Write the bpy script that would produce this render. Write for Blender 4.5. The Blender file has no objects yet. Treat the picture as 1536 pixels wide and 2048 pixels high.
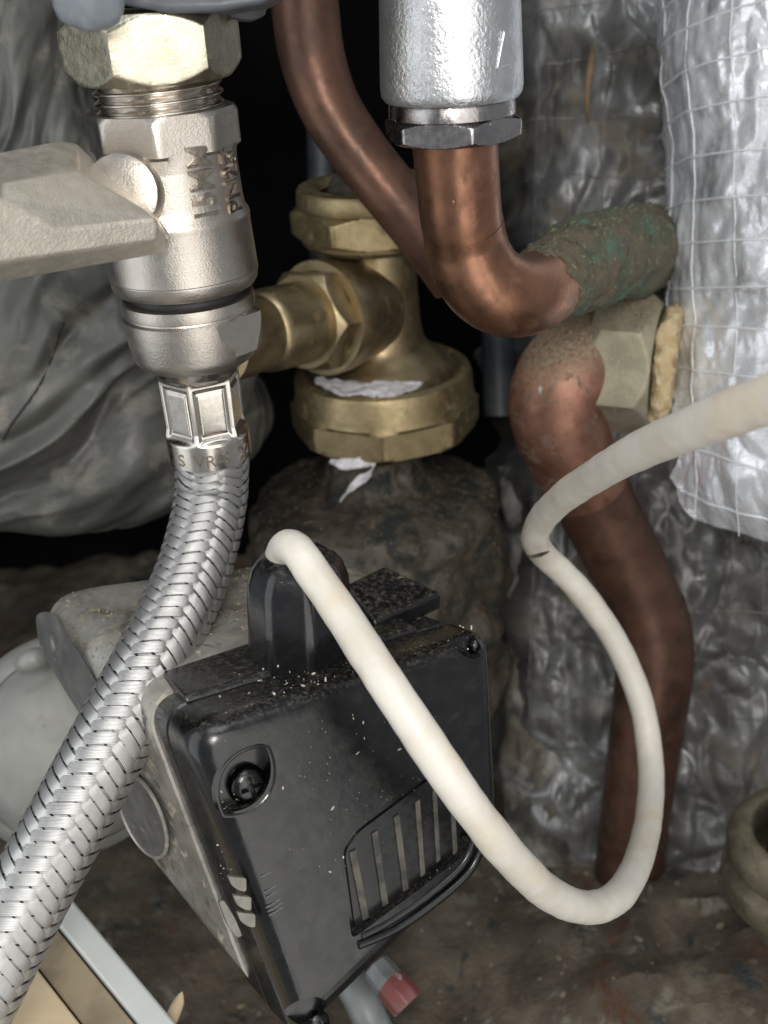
import bpy, bmesh, math, random
from mathutils import Vector, Matrix, noise
R_ = math.radians
rng = random.Random(7)
S = 0.001                       # everything below is written in millimetres
scene = bpy.context.scene
col = scene.collection

# ------------------------------------------------------------------ camera
PITCH, ROLL, F = R_(28), R_(3.5), 2143.0
fw = Vector((0, math.cos(PITCH), -math.sin(PITCH)))
u0 = Vector((0, math.sin(PITCH), math.cos(PITCH)))
r0 = Vector((1, 0, 0))
rt = r0*math.cos(ROLL) - u0*math.sin(ROLL)
up = u0*math.cos(ROLL) + r0*math.sin(ROLL)
CAM = Vector((0, 0, 300))
cd = bpy.data.cameras.new('camera')
cam = bpy.data.objects.new('camera', cd); col.objects.link(cam)
m = Matrix((rt, up, -fw)).transposed().to_4x4(); m.translation = CAM*S
cam.matrix_world = m
cd.sensor_fit = 'HORIZONTAL'; cd.sensor_width = 36.0; cd.lens = 36.0*F/1536.0
cd.clip_start = 0.005; cd.clip_end = 20
cd.dof.use_dof = True; cd.dof.focus_distance = 0.186; cd.dof.aperture_fstop = 30
scene.camera = cam

# ------------------------------------------------------------------ world, lamps, exposure
w = bpy.data.worlds.new('World'); scene.world = w; w.use_nodes = True
w.node_tree.nodes['Background'].inputs[0].default_value = (0.93, 0.97, 1.0, 1)
w.node_tree.nodes['Background'].inputs[1].default_value = 0.31
def area(name, pos, tgt, size, size_y, watt, color):
    l = bpy.data.lights.new(name, 'AREA'); l.energy = watt; l.color = color
    l.shape = 'RECTANGLE'; l.size = size*S; l.size_y = size_y*S
    o = bpy.data.objects.new(name, l); col.objects.link(o)
    o.location = Vector(pos)*S
    o.rotation_euler = (Vector(tgt) - Vector(pos)).to_track_quat('-Z', 'Y').to_euler()
    return o
area('work_lamp', (105, -120, 240), (-10, 190, 215), 250, 620, 0.95, (1.0, 0.97, 0.92))
area('torch', (-8, -12, 338), (20, 190, 220), 34, 34, 0.24, (1.0, 0.965, 0.91))
area('room_light', (-330, 40, 280), (0, 190, 220), 240, 480, 0.50, (0.95, 0.98, 1.0))
area('ceiling_light', (20, 40, 760), (10, 200, 200), 300, 220, 0.85, (0.93, 0.97, 1.0))
scene.render.engine = 'CYCLES'
scene.cycles.use_denoising = True
scene.cycles.max_bounces = 8
scene.view_settings.view_transform = 'Standard'
scene.view_settings.look = 'None'
scene.view_settings.exposure = 0.18
scene.view_settings.gamma = 1.0
scene.view_settings.use_curve_mapping = False

# ------------------------------------------------------------------ geometry helpers
def P(x, y, d):
    return CAM + rt*((x-768)/F*d) + up*((1024-y)/F*d) + fw*d
def proj(p):
    q = p - CAM; d = q.dot(fw)
    return 768 + q.dot(rt)/d*F, 1024 - q.dot(up)/d*F, d
MATS = {}            # name of root -> matrix (mm)
def frame(o, z=Vector((0, 0, 1)), ref=None):
    z = z.normalized(); v = (CAM - o) if ref is None else ref
    x = z.cross(v).normalized(); y = z.cross(x)
    M = Matrix((x, y, z)).transposed().to_4x4(); M.translation = o
    return M
class Ax:
    """an axis in space: s (mm along it) and radius for picture rows"""
    def __init__(s_, o, z=Vector((0, 0, 1))):
        s_.o, s_.z = o, z.normalized(); s_.M = frame(o, z)
    def s(s_, row):
        # row(s) = 1024 - F*(a+b s)/(c+e s)
        q = s_.o - CAM
        a, b, c, e = q.dot(up), s_.z.dot(up), q.dot(fw), s_.z.dot(fw)
        k = (1024-row)/F
        return (k*c - a)/(b - k*e)
    def mm(s_, px, row):
        return px*proj(s_.o + s_.z*s_.s(row))[2]/F
    def prof(s_, lst):
        return [(s_.s(r), s_.mm(p, r)) for r, p in lst]
def link(name, me, parent=None):
    o = bpy.data.objects.new(name, me); col.objects.link(o)
    if parent: o.parent = parent
    return o
def tag(o, label, cat, group=None):
    o['label'] = label; o['category'] = cat
    if group: o['group'] = group
    return o
def thing(name, M, label, cat, group=None):
    o = bpy.data.objects.new(name, None); col.objects.link(o)
    o.empty_display_size = 0.005
    if isinstance(M, Vector): M = Matrix.Translation(M)
    MATS[o] = M
    mm = M.copy(); mm.translation = M.translation*S
    o.matrix_world = mm
    return tag(o, label, cat, group)
def rootof(o):
    M = MATS.get(o)
    while M is None and o is not None:
        o = o.parent; M = MATS.get(o)
    return M
def mk(name, geo, mat, parent=None, world=False, sharp=35, bevel=0, seg=2, sub=0, M=None):
    """geo = (verts mm, faces); world: verts are world mm, else local to the parent's frame"""
    vs, fs = geo[0], geo[1]
    if parent is not None and world:
        I = rootof(parent).inverted(); vs = [I @ Vector(v) for v in vs]
    if parent is None and M is not None and world:
        I = M.inverted(); vs = [I @ Vector(v) for v in vs]
    me = bpy.data.meshes.new(name)
    me.from_pydata([(v[0]*S, v[1]*S, v[2]*S) for v in vs], [], fs)
    me.update()
    bm = bmesh.new(); bm.from_mesh(me); bmesh.ops.recalc_face_normals(bm, faces=bm.faces[:]); bm.to_mesh(me); bm.free()
    if len(geo) > 2 and geo[2]:
        uv = me.uv_layers.new(name='uv')
        for l in me.loops: uv.data[l.index].uv = geo[2][l.vertex_index]
    for p in me.polygons: p.use_smooth = True
    me.set_sharp_from_angle(angle=R_(sharp))
    me.materials.append(mat)
    o = link(name, me, parent)
    if parent is None and M is not None:
        mm = M.copy(); mm.translation = M.translation*S; o.matrix_world = mm
    if bevel:
        b = o.modifiers.new('bevel', 'BEVEL'); b.width = bevel*S; b.segments = seg; b.limit_method = 'ANGLE'; b.angle_limit = R_(25)
        b.harden_normals = True
    if sub:
        q = o.modifiers.new('sub', 'SUBSURF'); q.levels = q.render_levels = sub
    return o
def join(*geos):
    V, Fc = [], []
    for g in geos:
        k = len(V); V += list(g[0]); Fc += [tuple(i+k for i in f) for f in g[1]]
    return V, Fc
def revolve(prof, n=96, rf=None, cap=True, t0=None, t1=None):
    """profile (s, r) about local Z. angle 0 faces the camera, + to image right"""
    V, Fc = [], []
    full = t0 is None
    for s, r in prof:
        for i in range(n if full else n+1):
            t = 2*math.pi*i/n if full else t0 + (t1-t0)*i/n
            rr = rf(t, s, r) if rf else r
            V.append((rr*math.sin(t), -rr*math.cos(t), s))
    k = n if full else n+1
    for j in range(len(prof)-1):
        for i in range(n):
            a, b = j*k+i, j*k+(i+1) % k
            Fc.append((a, b, b+k, a+k))
    if cap and full:
        for j in (0, len(prof)-1):
            if prof[j][1] > 1e-4:
                c = len(V); V.append((0, 0, prof[j][0]))
                for i in range(n): Fc.append((c, j*k+i, j*k+(i+1) % k))
    return V, Fc
def ngon_r(t, n, a0, R):
    """radius of a regular n-gon (circumradius R, a vertex at a0) in direction t"""
    st = 2*math.pi/n; q = (t - a0) % st - st/2
    return R*math.cos(st/2)/math.cos(q)
def nutprof(s0, s1, R, ch=0.10, n=6, a0=0, segs=180, hole=0, Rc=None):
    """a chamfered polygon nut between s0 and s1 (hex trimmed by a cone at both ends)"""
    h = abs(s1-s0); sg = 1 if s1 > s0 else -1
    rin = R*math.cos(math.pi/n)
    pr = []
    K = 7
    for i in range(K+1):
        f = i/K; pr.append((s0 + sg*h*0.22*f, rin*0.985 + (R-rin*0.985)*f*1.05))
    for i in range(K, -1, -1):
        f = i/K; pr.append((s1 - sg*h*0.22*f, rin*0.985 + (R-rin*0.985)*f*1.05))
    return revolve([(s0, max(hole, .01))] + pr + [(s1, max(hole, .01))], segs,
                   lambda t, s, r: r if r <= max(hole, .01) else min(r, ngon_r(t, n, a0, R)))
def cr(pts, per=10):
    """Catmull-Rom through rows of numbers"""
    out = []; n = len(pts)
    for i in range(n-1):
        p0, p1, p2, p3 = pts[max(i-1, 0)], pts[i], pts[i+1], pts[min(i+2, n-1)]
        for k in range(per):
            t = k/per
            out.append([0.5*((2*b) + (-a+c)*t + (2*a-5*b+4*c-d)*t*t + (-a+3*b-3*c+d)*t**3) for a, b, c, d in zip(p0, p1, p2, p3)])
    out.append(list(pts[-1])); return out
def path(pix, per=10):
    """pixels (x, y, depth, radius mm) -> list of (Vector, r)"""
    q = cr([list(P(a, b, c)) + [r] for a, b, c, r in pix], per)
    return [(Vector(v[:3]), v[3]) for v in q]
def frames(pts):
    T = []
    for i in range(len(pts)):
        a, b = pts[max(i-1, 0)], pts[min(i+1, len(pts)-1)]
        T.append((b-a).normalized())
    n = T[0].orthogonal().normalized(); out = []
    v = (CAM-pts[0]); v = v - T[0]*v.dot(T[0]); n = v.normalized()
    for t in T:
        n = (n - t*n.dot(t)).normalized(); out.append((t, n, t.cross(n)))
    return out
def tube(pr, n=28, rf=None, cap=True):
    pts = [p for p, r in pr]; fr = frames(pts); V, Fc, UV = [], [], []
    L = 0
    for j, (p, r) in enumerate(pr):
        if j: L += (p - pts[j-1]).length
        for i in range(n):
            a = 2*math.pi*i/n; d = fr[j][1]*math.cos(a) + fr[j][2]*math.sin(a)
            rr = rf(a, L, r, p, d) if rf else r
            V.append(p + d*rr); UV.append((i/n, L))
    for j in range(len(pr)-1):
        for i in range(n):
            Fc.append((j*n+i, j*n+(i+1) % n, (j+1)*n+(i+1) % n, (j+1)*n+i))
    if cap:
        for j in (0, len(pr)-1):
            c = len(V); V.append(pts[j]); UV.append((0, 0))
            for i in range(n): Fc.append((c, j*n+i, j*n+(i+1) % n))
    return V, Fc, UV
def grid(fn, nu, nv):
    V = [fn(i/nu, j/nv) for j in range(nv+1) for i in range(nu+1)]
    Fc = [(j*(nu+1)+i, j*(nu+1)+i+1, (j+1)*(nu+1)+i+1, (j+1)*(nu+1)+i) for j in range(nv) for i in range(nu)]
    return V, Fc
def blob(c, rx, ry, rz, ax, amp, sc, lv=5, seed=0, squash=1.0):
    """a lumpy mass: ellipsoid with noise, ax = (right, up, fwd) unit vectors"""
    bm = bmesh.new(); bmesh.ops.create_icosphere(bm, subdivisions=lv, radius=1)
    V = []
    for v in bm.verts:
        d = v.co.normalized(); p = ax[0]*d.x*rx + ax[1]*d.y*ry + ax[2]*d.z*rz
        q = (c+p)*sc + Vector((seed*13.1, seed*7.7, 0))
        k = noise.fractal(q, 0.9, 2.1, 6)*amp
        V.append(c + p + (ax[0]*d.x + ax[1]*d.y + ax[2]*d.z)*k)
    Fc = [tuple(v.index for v in f.verts) for f in bm.faces]; bm.free()
    return V, Fc
def box(M3, x0, x1, y0, y1, z0, z1):
    o, X, Y, Z = M3
    V = [o + X*x + Y*y + Z*z for z in (z0, z1) for y in (y0, y1) for x in (x0, x1)]
    return V, [(0, 1, 3, 2), (4, 6, 7, 5), (0, 4, 5, 1), (2, 3, 7, 6), (0, 2, 6, 4), (1, 5, 7, 3)]
def prism(outline, back):
    """outline: world points (planar, ordered); back: offset vector"""
    n = len(outline)
    V = list(outline) + [p + back for p in outline]
    return V, [tuple(range(n)), tuple(range(2*n-1, n-1, -1))] + [(i, (i+1) % n, n+(i+1) % n, n+i) for i in range(n)]
def loft(rings, cap=(True, True)):
    n = len(rings[0]); V = [p for r in rings for p in r]; Fc = []
    for j in range(len(rings)-1):
        for i in range(n): Fc.append((j*n+i, j*n+(i+1) % n, (j+1)*n+(i+1) % n, (j+1)*n+i))
    if cap[0]: Fc.append(tuple(range(n)))
    if cap[1]: Fc.append(tuple(range((len(rings)-1)*n, len(rings)*n)))
    return V, Fc
def inset(poly, d):
    """convex/any polygon in 2D moved inwards by d (CCW or CW)"""
    n = len(poly); A = sum(poly[i][0]*poly[(i+1) % n][1] - poly[(i+1) % n][0]*poly[i][1] for i in range(n))
    sg = 1 if A > 0 else -1; L = []
    for i in range(n):
        a, b = Vector(poly[i]), Vector(poly[(i+1) % n]); t = (b-a).normalized()
        nn = Vector((-t.y, t.x))*sg; L.append((a + nn*d, t))
    out = []
    for i in range(n):
        (p, t), (q, u) = L[i-1], L[i]
        cr_ = t.x*u.y - t.y*u.x
        k = ((q-p).x*u.y - (q-p).y*u.x)/cr_
        out.append(p + t*k)
    return out
def roundpoly(poly, r, k=8):
    n = len(poly); out = []
    for i in range(n):
        a, b, c = Vector(poly[i-1]), Vector(poly[i]), Vector(poly[(i+1) % n])
        u, v = (a-b).normalized(), (c-b).normalized()
        rr = r[i] if isinstance(r, (list, tuple)) else r
        d = min(rr, (a-b).length*.45, (c-b).length*.45)
        p, q = b + u*d, b + v*d
        for j in range(k+1):
            t = j/k; out.append(p*(1-t)**2 + b*2*t*(1-t) + q*t*t)
    return out
def cut(o, geo, world_M=None):
    """carve a closed shape out of o (the cutter does not stay in the scene)"""
    M = rootof(o.parent) if o.parent else None
    vs = [(M.inverted() @ Vector(v)) for v in geo[0]] if M else geo[0]
    me = bpy.data.meshes.new('tmp'); me.from_pydata([(v[0]*S, v[1]*S, v[2]*S) for v in vs], [], geo[1])
    bm = bmesh.new(); bm.from_mesh(me); bmesh.ops.recalc_face_normals(bm, faces=bm.faces[:]); bm.to_mesh(me); bm.free()
    c = link('tmp', me, o.parent)
    b = o.modifiers.new('cut', 'BOOLEAN'); b.operation = 'DIFFERENCE'; b.object = c; b.solver = 'EXACT'
    dg = bpy.context.evaluated_depsgraph_get(); dg.update()
    nm = bpy.data.meshes.new_from_object(o.evaluated_get(dg))
    o.modifiers.clear(); old = o.data; o.data = nm; nm.name = old.name
    bpy.data.objects.remove(c); nm.set_sharp_from_angle(angle=R_(35))
def text_geo(s, size, depth, res=3, bevel=0.0, bold=0.0):
    c = bpy.data.curves.new('t', 'FONT'); c.offset = bold; c.body = s; c.size = size; c.extrude = depth; c.resolution_u = res
    c.bevel_depth = bevel; c.bevel_resolution = 1
    o = link('t', c); dg = bpy.context.evaluated_depsgraph_get(); dg.update()
    me = bpy.data.meshes.new_from_object(o.evaluated_get(dg))
    V = [tuple(v.co) for v in me.vertices]; Fc = [tuple(p.vertices) for p in me.polygons]
    bpy.data.objects.remove(o); bpy.data.meshes.remove(me); bpy.data.curves.remove(c)
    return V, Fc
def nz(p, sc, oct_=4, seed=0):
    return noise.fractal(Vector(p)*sc + Vector((seed*17.3, seed*5.1, seed*9.7)), 0.9, 2.1, oct_)

def crumple(p, sc):
    """sharp folded facets like crushed foil"""
    q = Vector((p.x*1.25, p.y, p.z*.7))*sc + Vector((nz(p, sc*.7, 2, 60), nz(p, sc*.7, 2, 61), nz(p, sc*.7, 2, 62)))*.35
    d = noise.voronoi(q)[0]
    return d[1] - d[0] - .3

# ------------------------------------------------------------------ materials
def mat(name, c1, c2=None, metal=0.0, rough=(0.4, 0.5), scale=0.2, detail=5, lo=0.35, hi=0.65, spots=(), bumps=(), dust=None,
        wires=None, aniso=0, coat=0, spec=0.5, trans=0, stretch=None, lines=None):
    m = bpy.data.materials.new(name); m.use_nodes = True
    nt = m.node_tree; N = nt.nodes; Lk = nt.links.new
    b = N['Principled BSDF']
    tc = N.new('ShaderNodeTexCoord'); mp = N.new('ShaderNodeMapping'); mp.inputs['Scale'].default_value = (1000, 1000, 1000)
    Lk(tc.outputs['Object'], mp.inputs['Vector']); vec = mp.outputs['Vector']
    if stretch:
        m2 = N.new('ShaderNodeMapping'); m2.inputs['Scale'].default_value = stretch; m2.inputs['Rotation'].default_value = (0.3, 0.2, 0)
        Lk(vec, m2.inputs['Vector']); vecs = m2.outputs['Vector']
    else: vecs = vec
    def nse(sc, det=5, rgh=0.6, v=None, dist=0.0):
        n = N.new('ShaderNodeTexNoise'); n.inputs['Scale'].default_value = sc; n.inputs['Detail'].default_value = det
        n.inputs['Roughness'].default_value = rgh; n.inputs['Distortion'].default_value = dist
        Lk(v or vec, n.inputs['Vector']); return n.outputs['Fac']
    def ramp(f, a, b_):
        r = N.new('ShaderNodeMapRange'); r.inputs['From Min'].default_value = a; r.inputs['From Max'].default_value = b_
        r.interpolation_type = 'SMOOTHSTEP'; Lk(f, r.inputs['Value']); return r.outputs['Result']
    def mixc(f, a, b_):
        x = N.new('ShaderNodeMix'); x.data_type = 'RGBA'
        Lk(f, x.inputs['Factor'])
        for v, s in ((a, x.inputs[6]), (b_, x.inputs[7])):
            if isinstance(v, tuple): s.default_value = (*v[:3], 1)
            else: Lk(v, s)
        return x.outputs[2]
    def mixf(f, a, b_):
        x = N.new('ShaderNodeMix'); x.data_type = 'FLOAT'; Lk(f, x.inputs['Factor'])
        for v, s in ((a, x.inputs[2]), (b_, x.inputs[3])):
            if isinstance(v, (int, float)): s.default_value = v
            else: Lk(v, s)
        return x.outputs[0]
    f = ramp(nse(scale, detail, v=vecs, dist=0.3), lo, hi)
    c = mixc(f, c1, c2 or c1)
    r = mixf(ramp(nse(scale*2.7, 4), .3, .7), rough[0], rough[1])
    mt = None
    for sp in spots:            # (colour, scale, lo, hi, rough, metal)
        g = ramp(nse(sp[1], 6, 0.65, dist=0.4), sp[2], sp[3])
        c = mixc(g, c, sp[0]); r = mixf(g, r, sp[4])
        mt = mixf(g, metal if mt is None else mt, sp[5])
    if dust:                    # (colour, amount, noise scale, z lo, z hi): settled on faces that look up
        ge = N.new('ShaderNodeNewGeometry'); sx = N.new('ShaderNodeSeparateXYZ'); Lk(ge.outputs['Normal'], sx.inputs[0])
        g = ramp(sx.outputs['Z'], dust[3], dust[4])
        g2 = ramp(nse(dust[2], 8, 0.75), 0.58-dust[1]*.4, 0.86-dust[1]*.2)
        mu = N.new('ShaderNodeMath'); mu.operation = 'MULTIPLY'; Lk(g, mu.inputs[0]); Lk(g2, mu.inputs[1])
        c = mixc(mu.outputs[0], c, dust[0]); r = mixf(mu.outputs[0], r, 0.9)
        mt = mixf(mu.outputs[0], metal if mt is None else mt, 0.0)
    Lk(c, b.inputs['Base Color']); Lk(r, b.inputs['Roughness'])
    if mt is None: b.inputs['Metallic'].default_value = metal
    else: Lk(mt, b.inputs['Metallic'])
    b.inputs['Specular IOR Level'].default_value = spec
    if coat: b.inputs['Coat Weight'].default_value = coat; b.inputs['Coat Roughness'].default_value = 0.12
    if trans: b.inputs['Transmission Weight'].default_value = trans
    nrm = None
    for bp in bumps:            # (scale, height mm, detail)
        bu = N.new('ShaderNodeBump'); bu.inputs['Strength'].default_value = 1.0; bu.inputs['Distance'].default_value = bp[1]*S
        Lk(nse(bp[0], bp[2] if len(bp) > 2 else 4), bu.inputs['Height'])
        if nrm: Lk(nrm, bu.inputs['Normal'])
        nrm = bu.outputs['Normal']
    if wires:
        uvn = N.new('ShaderNodeUVMap'); s3 = N.new('ShaderNodeSeparateXYZ'); Lk(uvn.outputs[0], s3.inputs[0])
        a1 = N.new('ShaderNodeMath'); a1.operation = 'MULTIPLY'; a1.inputs[1].default_value = wires[0]*math.pi; Lk(s3.outputs['X'], a1.inputs[0])
        a2 = N.new('ShaderNodeMath'); a2.operation = 'SINE'; Lk(a1.outputs[0], a2.inputs[0])
        a3 = N.new('ShaderNodeMath'); a3.operation = 'ABSOLUTE'; Lk(a2.outputs[0], a3.inputs[0])
        bu = N.new('ShaderNodeBump'); bu.inputs['Strength'].default_value = 1.0; bu.inputs['Distance'].default_value = wires[1]*S
        Lk(a3.outputs[0], bu.inputs['Height'])
        if nrm: Lk(nrm, bu.inputs['Normal'])
        nrm = bu.outputs['Normal']
    if nrm: Lk(nrm, b.inputs['Normal'])
    return m
nickel = mat('satin_nickel', (.455, .42, .38), (.41, .375, .335), 1.0, (.30, .38), .12, bumps=((3.0, .055), (1.1, .03)))
nickel_s = mat('bright_nickel', (.54, .505, .46), (.49, .455, .41), 1.0, (.20, .28), .3, bumps=((1.2, .012),))
letterm = mat('dark_lettering', (.36, .32, .27), (.28, .245, .20), 1.0, (.24, .34), .4, bumps=((1.5, .03),))  # darker than the body metal so the raised letters stand out
nickel_d = mat('dirty_nickel', (.48, .45, .355), (.39, .36, .275), 1.0, (.30, .44), .22, bumps=((2.0, .06), (.5, .04)),
               spots=(((.34, .29, .20), .3, .60, .74, .6, .6), ((.60, .57, .44), .9, .68, .76, .7, .3)))
castm = mat('cast_lever', (.66, .61, .53), (.58, .53, .455), .8, (.36, .46), .22, bumps=((2.4, .10), (.7, .05)),
            spots=(((.72, .68, .58), 1.3, .64, .70, .5, .6),))
steel = mat('braid_steel', (.53, .527, .52), (.47, .466, .46), 1.0, (.42, .50), .5, wires=(8, .04), bumps=((.7, .01),))
blackrub = mat('black_rubber', (.012, .012, .013), None, 0, (.5, .6))
brass = mat('brass', (.335, .27, .165), (.265, .21, .122), .95, (.36, .48), .12, bumps=((1.3, .03), (.5, .03)),
            spots=(((.24, .18, .085), .22, .56, .70, .55, .6), ((.36, .33, .22), .8, .68, .74, .7, .2)))
brass_n = mat('brass_nut', (.335, .27, .155), (.265, .21, .115), .9, (.38, .52), .15, bumps=((1.0, .06), (.35, .05)),
              spots=(((.25, .2, .11), .25, .55, .68, .6, .5), ((.40, .35, .22), .7, .66, .73, .7, .2)))
copper = mat('dull_copper', (.29, .148, .092), (.19, .095, .06), .9, (.26, .40), .09, bumps=((1.5, .015), (.35, .03)),
             spots=(((.11, .055, .035), .14, .55, .72, .6, .4), ((.42, .34, .24), 1.2, .69, .75, .8, .0)))
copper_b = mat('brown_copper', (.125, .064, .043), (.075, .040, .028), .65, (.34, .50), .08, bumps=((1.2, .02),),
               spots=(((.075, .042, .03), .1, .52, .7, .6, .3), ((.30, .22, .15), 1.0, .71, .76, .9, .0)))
copper_e = mat('elbow_copper', (.265, .135, .095), (.175, .085, .058), .75, (.36, .5), .1, bumps=((1.5, .05), (.4, .06)),
               spots=(((.10, .065, .045), .22, .54, .66, .8, .1), ((.30, .36, .37), .2, .66, .74, .8, .0)),
               dust=((.36, .30, .20), .75, 1.1, .15, .8))
verdig = mat('verdigris', (.085, .070, .045), (.060, .070, .045), 0, (.85, .98), .10, bumps=((2.2, .25), (.7, .5)), lo=.42, hi=.66,
             spots=(((.24, .205, .115), .22, .60, .74, .9, 0), ((.045, .12, .088), .09, .50, .66, .8, 0), ((.035, .030, .022), .28, .56, .68, .9, 0), ((.20, .17, .12), 1.6, .64, .74, .9, 0), ((.16, .085, .05), .09, .60, .70, .6, .4)))
castgrey = mat('cast_grey', (.56, .57, .585), (.47, .48, .495), .9, (.30, .38), .2, bumps=((1.35, .16, 2), (.5, .06)))
chrome = mat('dark_chrome', (.34, .325, .325), (.26, .24, .245), 1.0, (.16, .30), .3, bumps=((1.2, .05),),
             spots=(((.50, .46, .42), .9, .66, .72, .6, .3),))
greyplastic = mat('grey_plastic', (.075, .083, .094), (.055, .062, .07), 0, (.42, .5), .2, bumps=((.5, .04),), spots=(((.3, .31, .31), .5, .66, .74, .7, 0),))
bluegrey = mat('pale_blue_plastic', (.17, .19, .215), (.13, .145, .165), 0, (.35, .45), .2, bumps=((.4, .05),))
blackpl = mat('black_plastic', (.0030, .0031, .0036), (.0052, .0052, .0056), 0, (.17, .30), .12, bumps=((1.6, .010), (.3, .03)), spec=.5,
              spots=(((.020, .019, .018), .07, .58, .80, .5, 0), ((.13, .12, .10), .5, .70, .78, .8, 0),), dust=((.10, .09, .07), .30, 1.3, .70, 1.0))
blackgl = mat('black_gloss', (.006, .006, .007), (.010, .010, .011), 0, (.14, .28), .2, bumps=((.5, .05),),
              spots=(((.20, .17, .12), .45, .68, .74, .8, 0),), dust=((.10, .085, .06), .34, .9, .6, 1.0))
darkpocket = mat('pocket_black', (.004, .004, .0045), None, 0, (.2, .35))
screwm = mat('black_screw', (.05, .05, .052), (.03, .03, .03), 1.0, (.22, .34), .5, bumps=((1.2, .05),), spots=(((.3, .28, .24), 1.3, .68, .73, .7, .1),))
smokey = mat('grey_lens', (.155, .15, .125), (.11, .105, .088), 0, (.25, .35), .4)
slatm = mat('slat_grey', (.075, .068, .056), (.022, .020, .018), 0, (.5, .65), .3, spots=(((.26, .22, .14), .8, .66, .74, .8, 0),))
printw = mat('faded_print', (.10, .10, .10), None, 0, (.6, .6))
alu = mat('cast_aluminium', (.34, .335, .315), (.20, .195, .18), .45, (.36, .52), .10, bumps=((1.2, .10), (.35, .14)),
          spots=(((.07, .06, .043), .10, .48, .62, .9, 0), ((.26, .22, .15), .4, .54, .68, .9, 0), ((.50, .49, .44), .6, .64, .72, .6, .3)), dust=((.23, .20, .145), .30, .7, .5, .95))
alu2 = mat('pump_side', (.40, .38, .345), (.27, .26, .24), .5, (.30, .46), .12, bumps=((1.2, .05), (.4, .06)),
           spots=(((.40, .36, .29), .28, .56, .68, .75, 0), ((.10, .09, .08), .2, .58, .70, .5, .2)))
volutem = mat('volute_paint', (.29, .29, .27), (.22, .22, .205), .2, (.45, .55), .06, bumps=((.9, .03),), spots=(((.24, .21, .15), .22, .60, .72, .9, 0),))
labelm = mat('dark_label', (.115, .113, .11), (.075, .075, .075), 0, (.4, .5), .2, spots=(((.30, .28, .23), .16, .56, .74, .8, 0),))
rust = mat('rusty_crust', (.030, .023, .016), (.062, .050, .034), 0, (.40, .75), .10, bumps=((1.1, .25), (.3, .7)),
           spots=(((.13, .105, .07), .55, .56, .74, .9, 0), ((.012, .014, .012), .12, .50, .62, .8, 0), ((.30, .075, .02), .14, .70, .76, .9, 0)))
white = mat('white_pvc', (.55, .522, .47), (.50, .46, .39), 0, (.36, .5), .09, bumps=((.30, .14), (1.8, .03)), lo=.40, hi=.72,
            spots=(((.50, .41, .29), .22, .62, .78, .7, 0), ((.22, .17, .115), .8, .675, .75, .8, 0), ((.52, .45, .35), .07, .52, .70, .6, 0)))
ptfe = mat('ptfe_tape', (.56, .545, .57), (.42, .405, .42), 0, (.5, .6), .4, bumps=((.8, .10),))
wrap = mat('grey_wrap', (.084, .083, .074), (.056, .056, .051), 0, (.38, .52), .04, bumps=((.3, .10), (1.1, .03)), spec=.5,
           spots=(((.05, .046, .04), .2, .66, .76, .8, 0), ((.165, .155, .13), .07, .52, .70, .65, 0)))
foil = mat('dull_foil', (.19, .19, .19), (.115, .115, .113), .48, (.28, .44), .03, bumps=((.35, .06, 3), (1.0, .015)), lo=.36, hi=.62,
           spots=(((.040, .037, .033), .03, .46, .64, .6, .1), ((.12, .098, .07), .05, .52, .70, .8, 0), ((.36, .36, .36), .12, .68, .78, .3, .7)))
thread = mat('scrim_thread', (.72, .735, .765), (.64, .655, .69), .3, (.4, .5), .3)
thread_d = mat('dark_scrim', (.17, .17, .175), (.11, .11, .11), .3, (.4, .5), .3)
sleevem = mat('silver_sleeve', (.74, .76, .80), (.64, .66, .70), .48, (.18, .32), .05, bumps=((.13, .5, 3), (.5, .08)), coat=.4, stretch=(1, 1, .3),
              spots=(((.70, .62, .42), .08, .68, .76, .4, .3), ((.46, .47, .49), .06, .56, .70, .3, .6)))
foam = mat('yellow_foam', (.44, .355, .22), (.34, .25, .13), 0, (.85, .95), .3, bumps=((1.0, .4),))
olive = mat('olive_nut', (.27, .25, .18), (.20, .18, .125), .45, (.45, .6), .15, bumps=((1.3, .10), (.3, .08)),
            spots=(((.37, .33, .24), .7, .60, .70, .8, 0),), dust=((.34, .29, .20), .7, 1.0, .2, .85))
oldbrass = mat('old_brass', (.22, .195, .14), (.15, .13, .092), .6, (.42, .58), .2, bumps=((1.2, .12),), spots=(((.38, .34, .24), 1.0, .62, .70, .8, 0),))
dirt = mat('dirty_floor', (.060, .046, .032), (.115, .094, .068), 0, (.65, .95), .06, bumps=((1.2, .35), (.3, .8)), lo=.4, hi=.65,
           spots=(((.17, .155, .125), .08, .56, .66, .85, 0), ((.022, .028, .028), .07, .58, .68, .6, 0), ((.32, .28, .2), 1.0, .67, .72, .8, .2), ((.075, .03, .014), .05, .58, .70, .9, 0)))
flake = mat('flaking_foil', (.33, .325, .31), (.22, .215, .20), .35, (.34, .55), .05, bumps=((.6, .12), (1.2, .04)), stretch=(1.3, 1.3, .5),
            spots=(((.085, .072, .053), .045, .40, .58, .85, 0), ((.20, .17, .13), .14, .54, .70, .85, 0), ((.03, .027, .023), .08, .48, .64, .8, 0)))
voidm = mat('void_black', (.003, .003, .0032), (.005, .0047, .0045), 0, (.8, .9), .02, spec=0.0)  # near-black without specular: deep shade behind the pipes put into the colour
beige = mat('pine_board', (.52, .42, .28), (.46, .36, .23), 0, (.6, .7), .05, bumps=((.8, .03),), stretch=(.4, 3, 3))
board_e = mat('board_edge', (.25, .20, .13), (.17, .135, .09), 0, (.6, .8), .1, bumps=((.9, .08),))
paintst = mat('painted_steel', (.48, .50, .485), (.43, .45, .435), .1, (.38, .48), .08, bumps=((.4, .02),))
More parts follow.
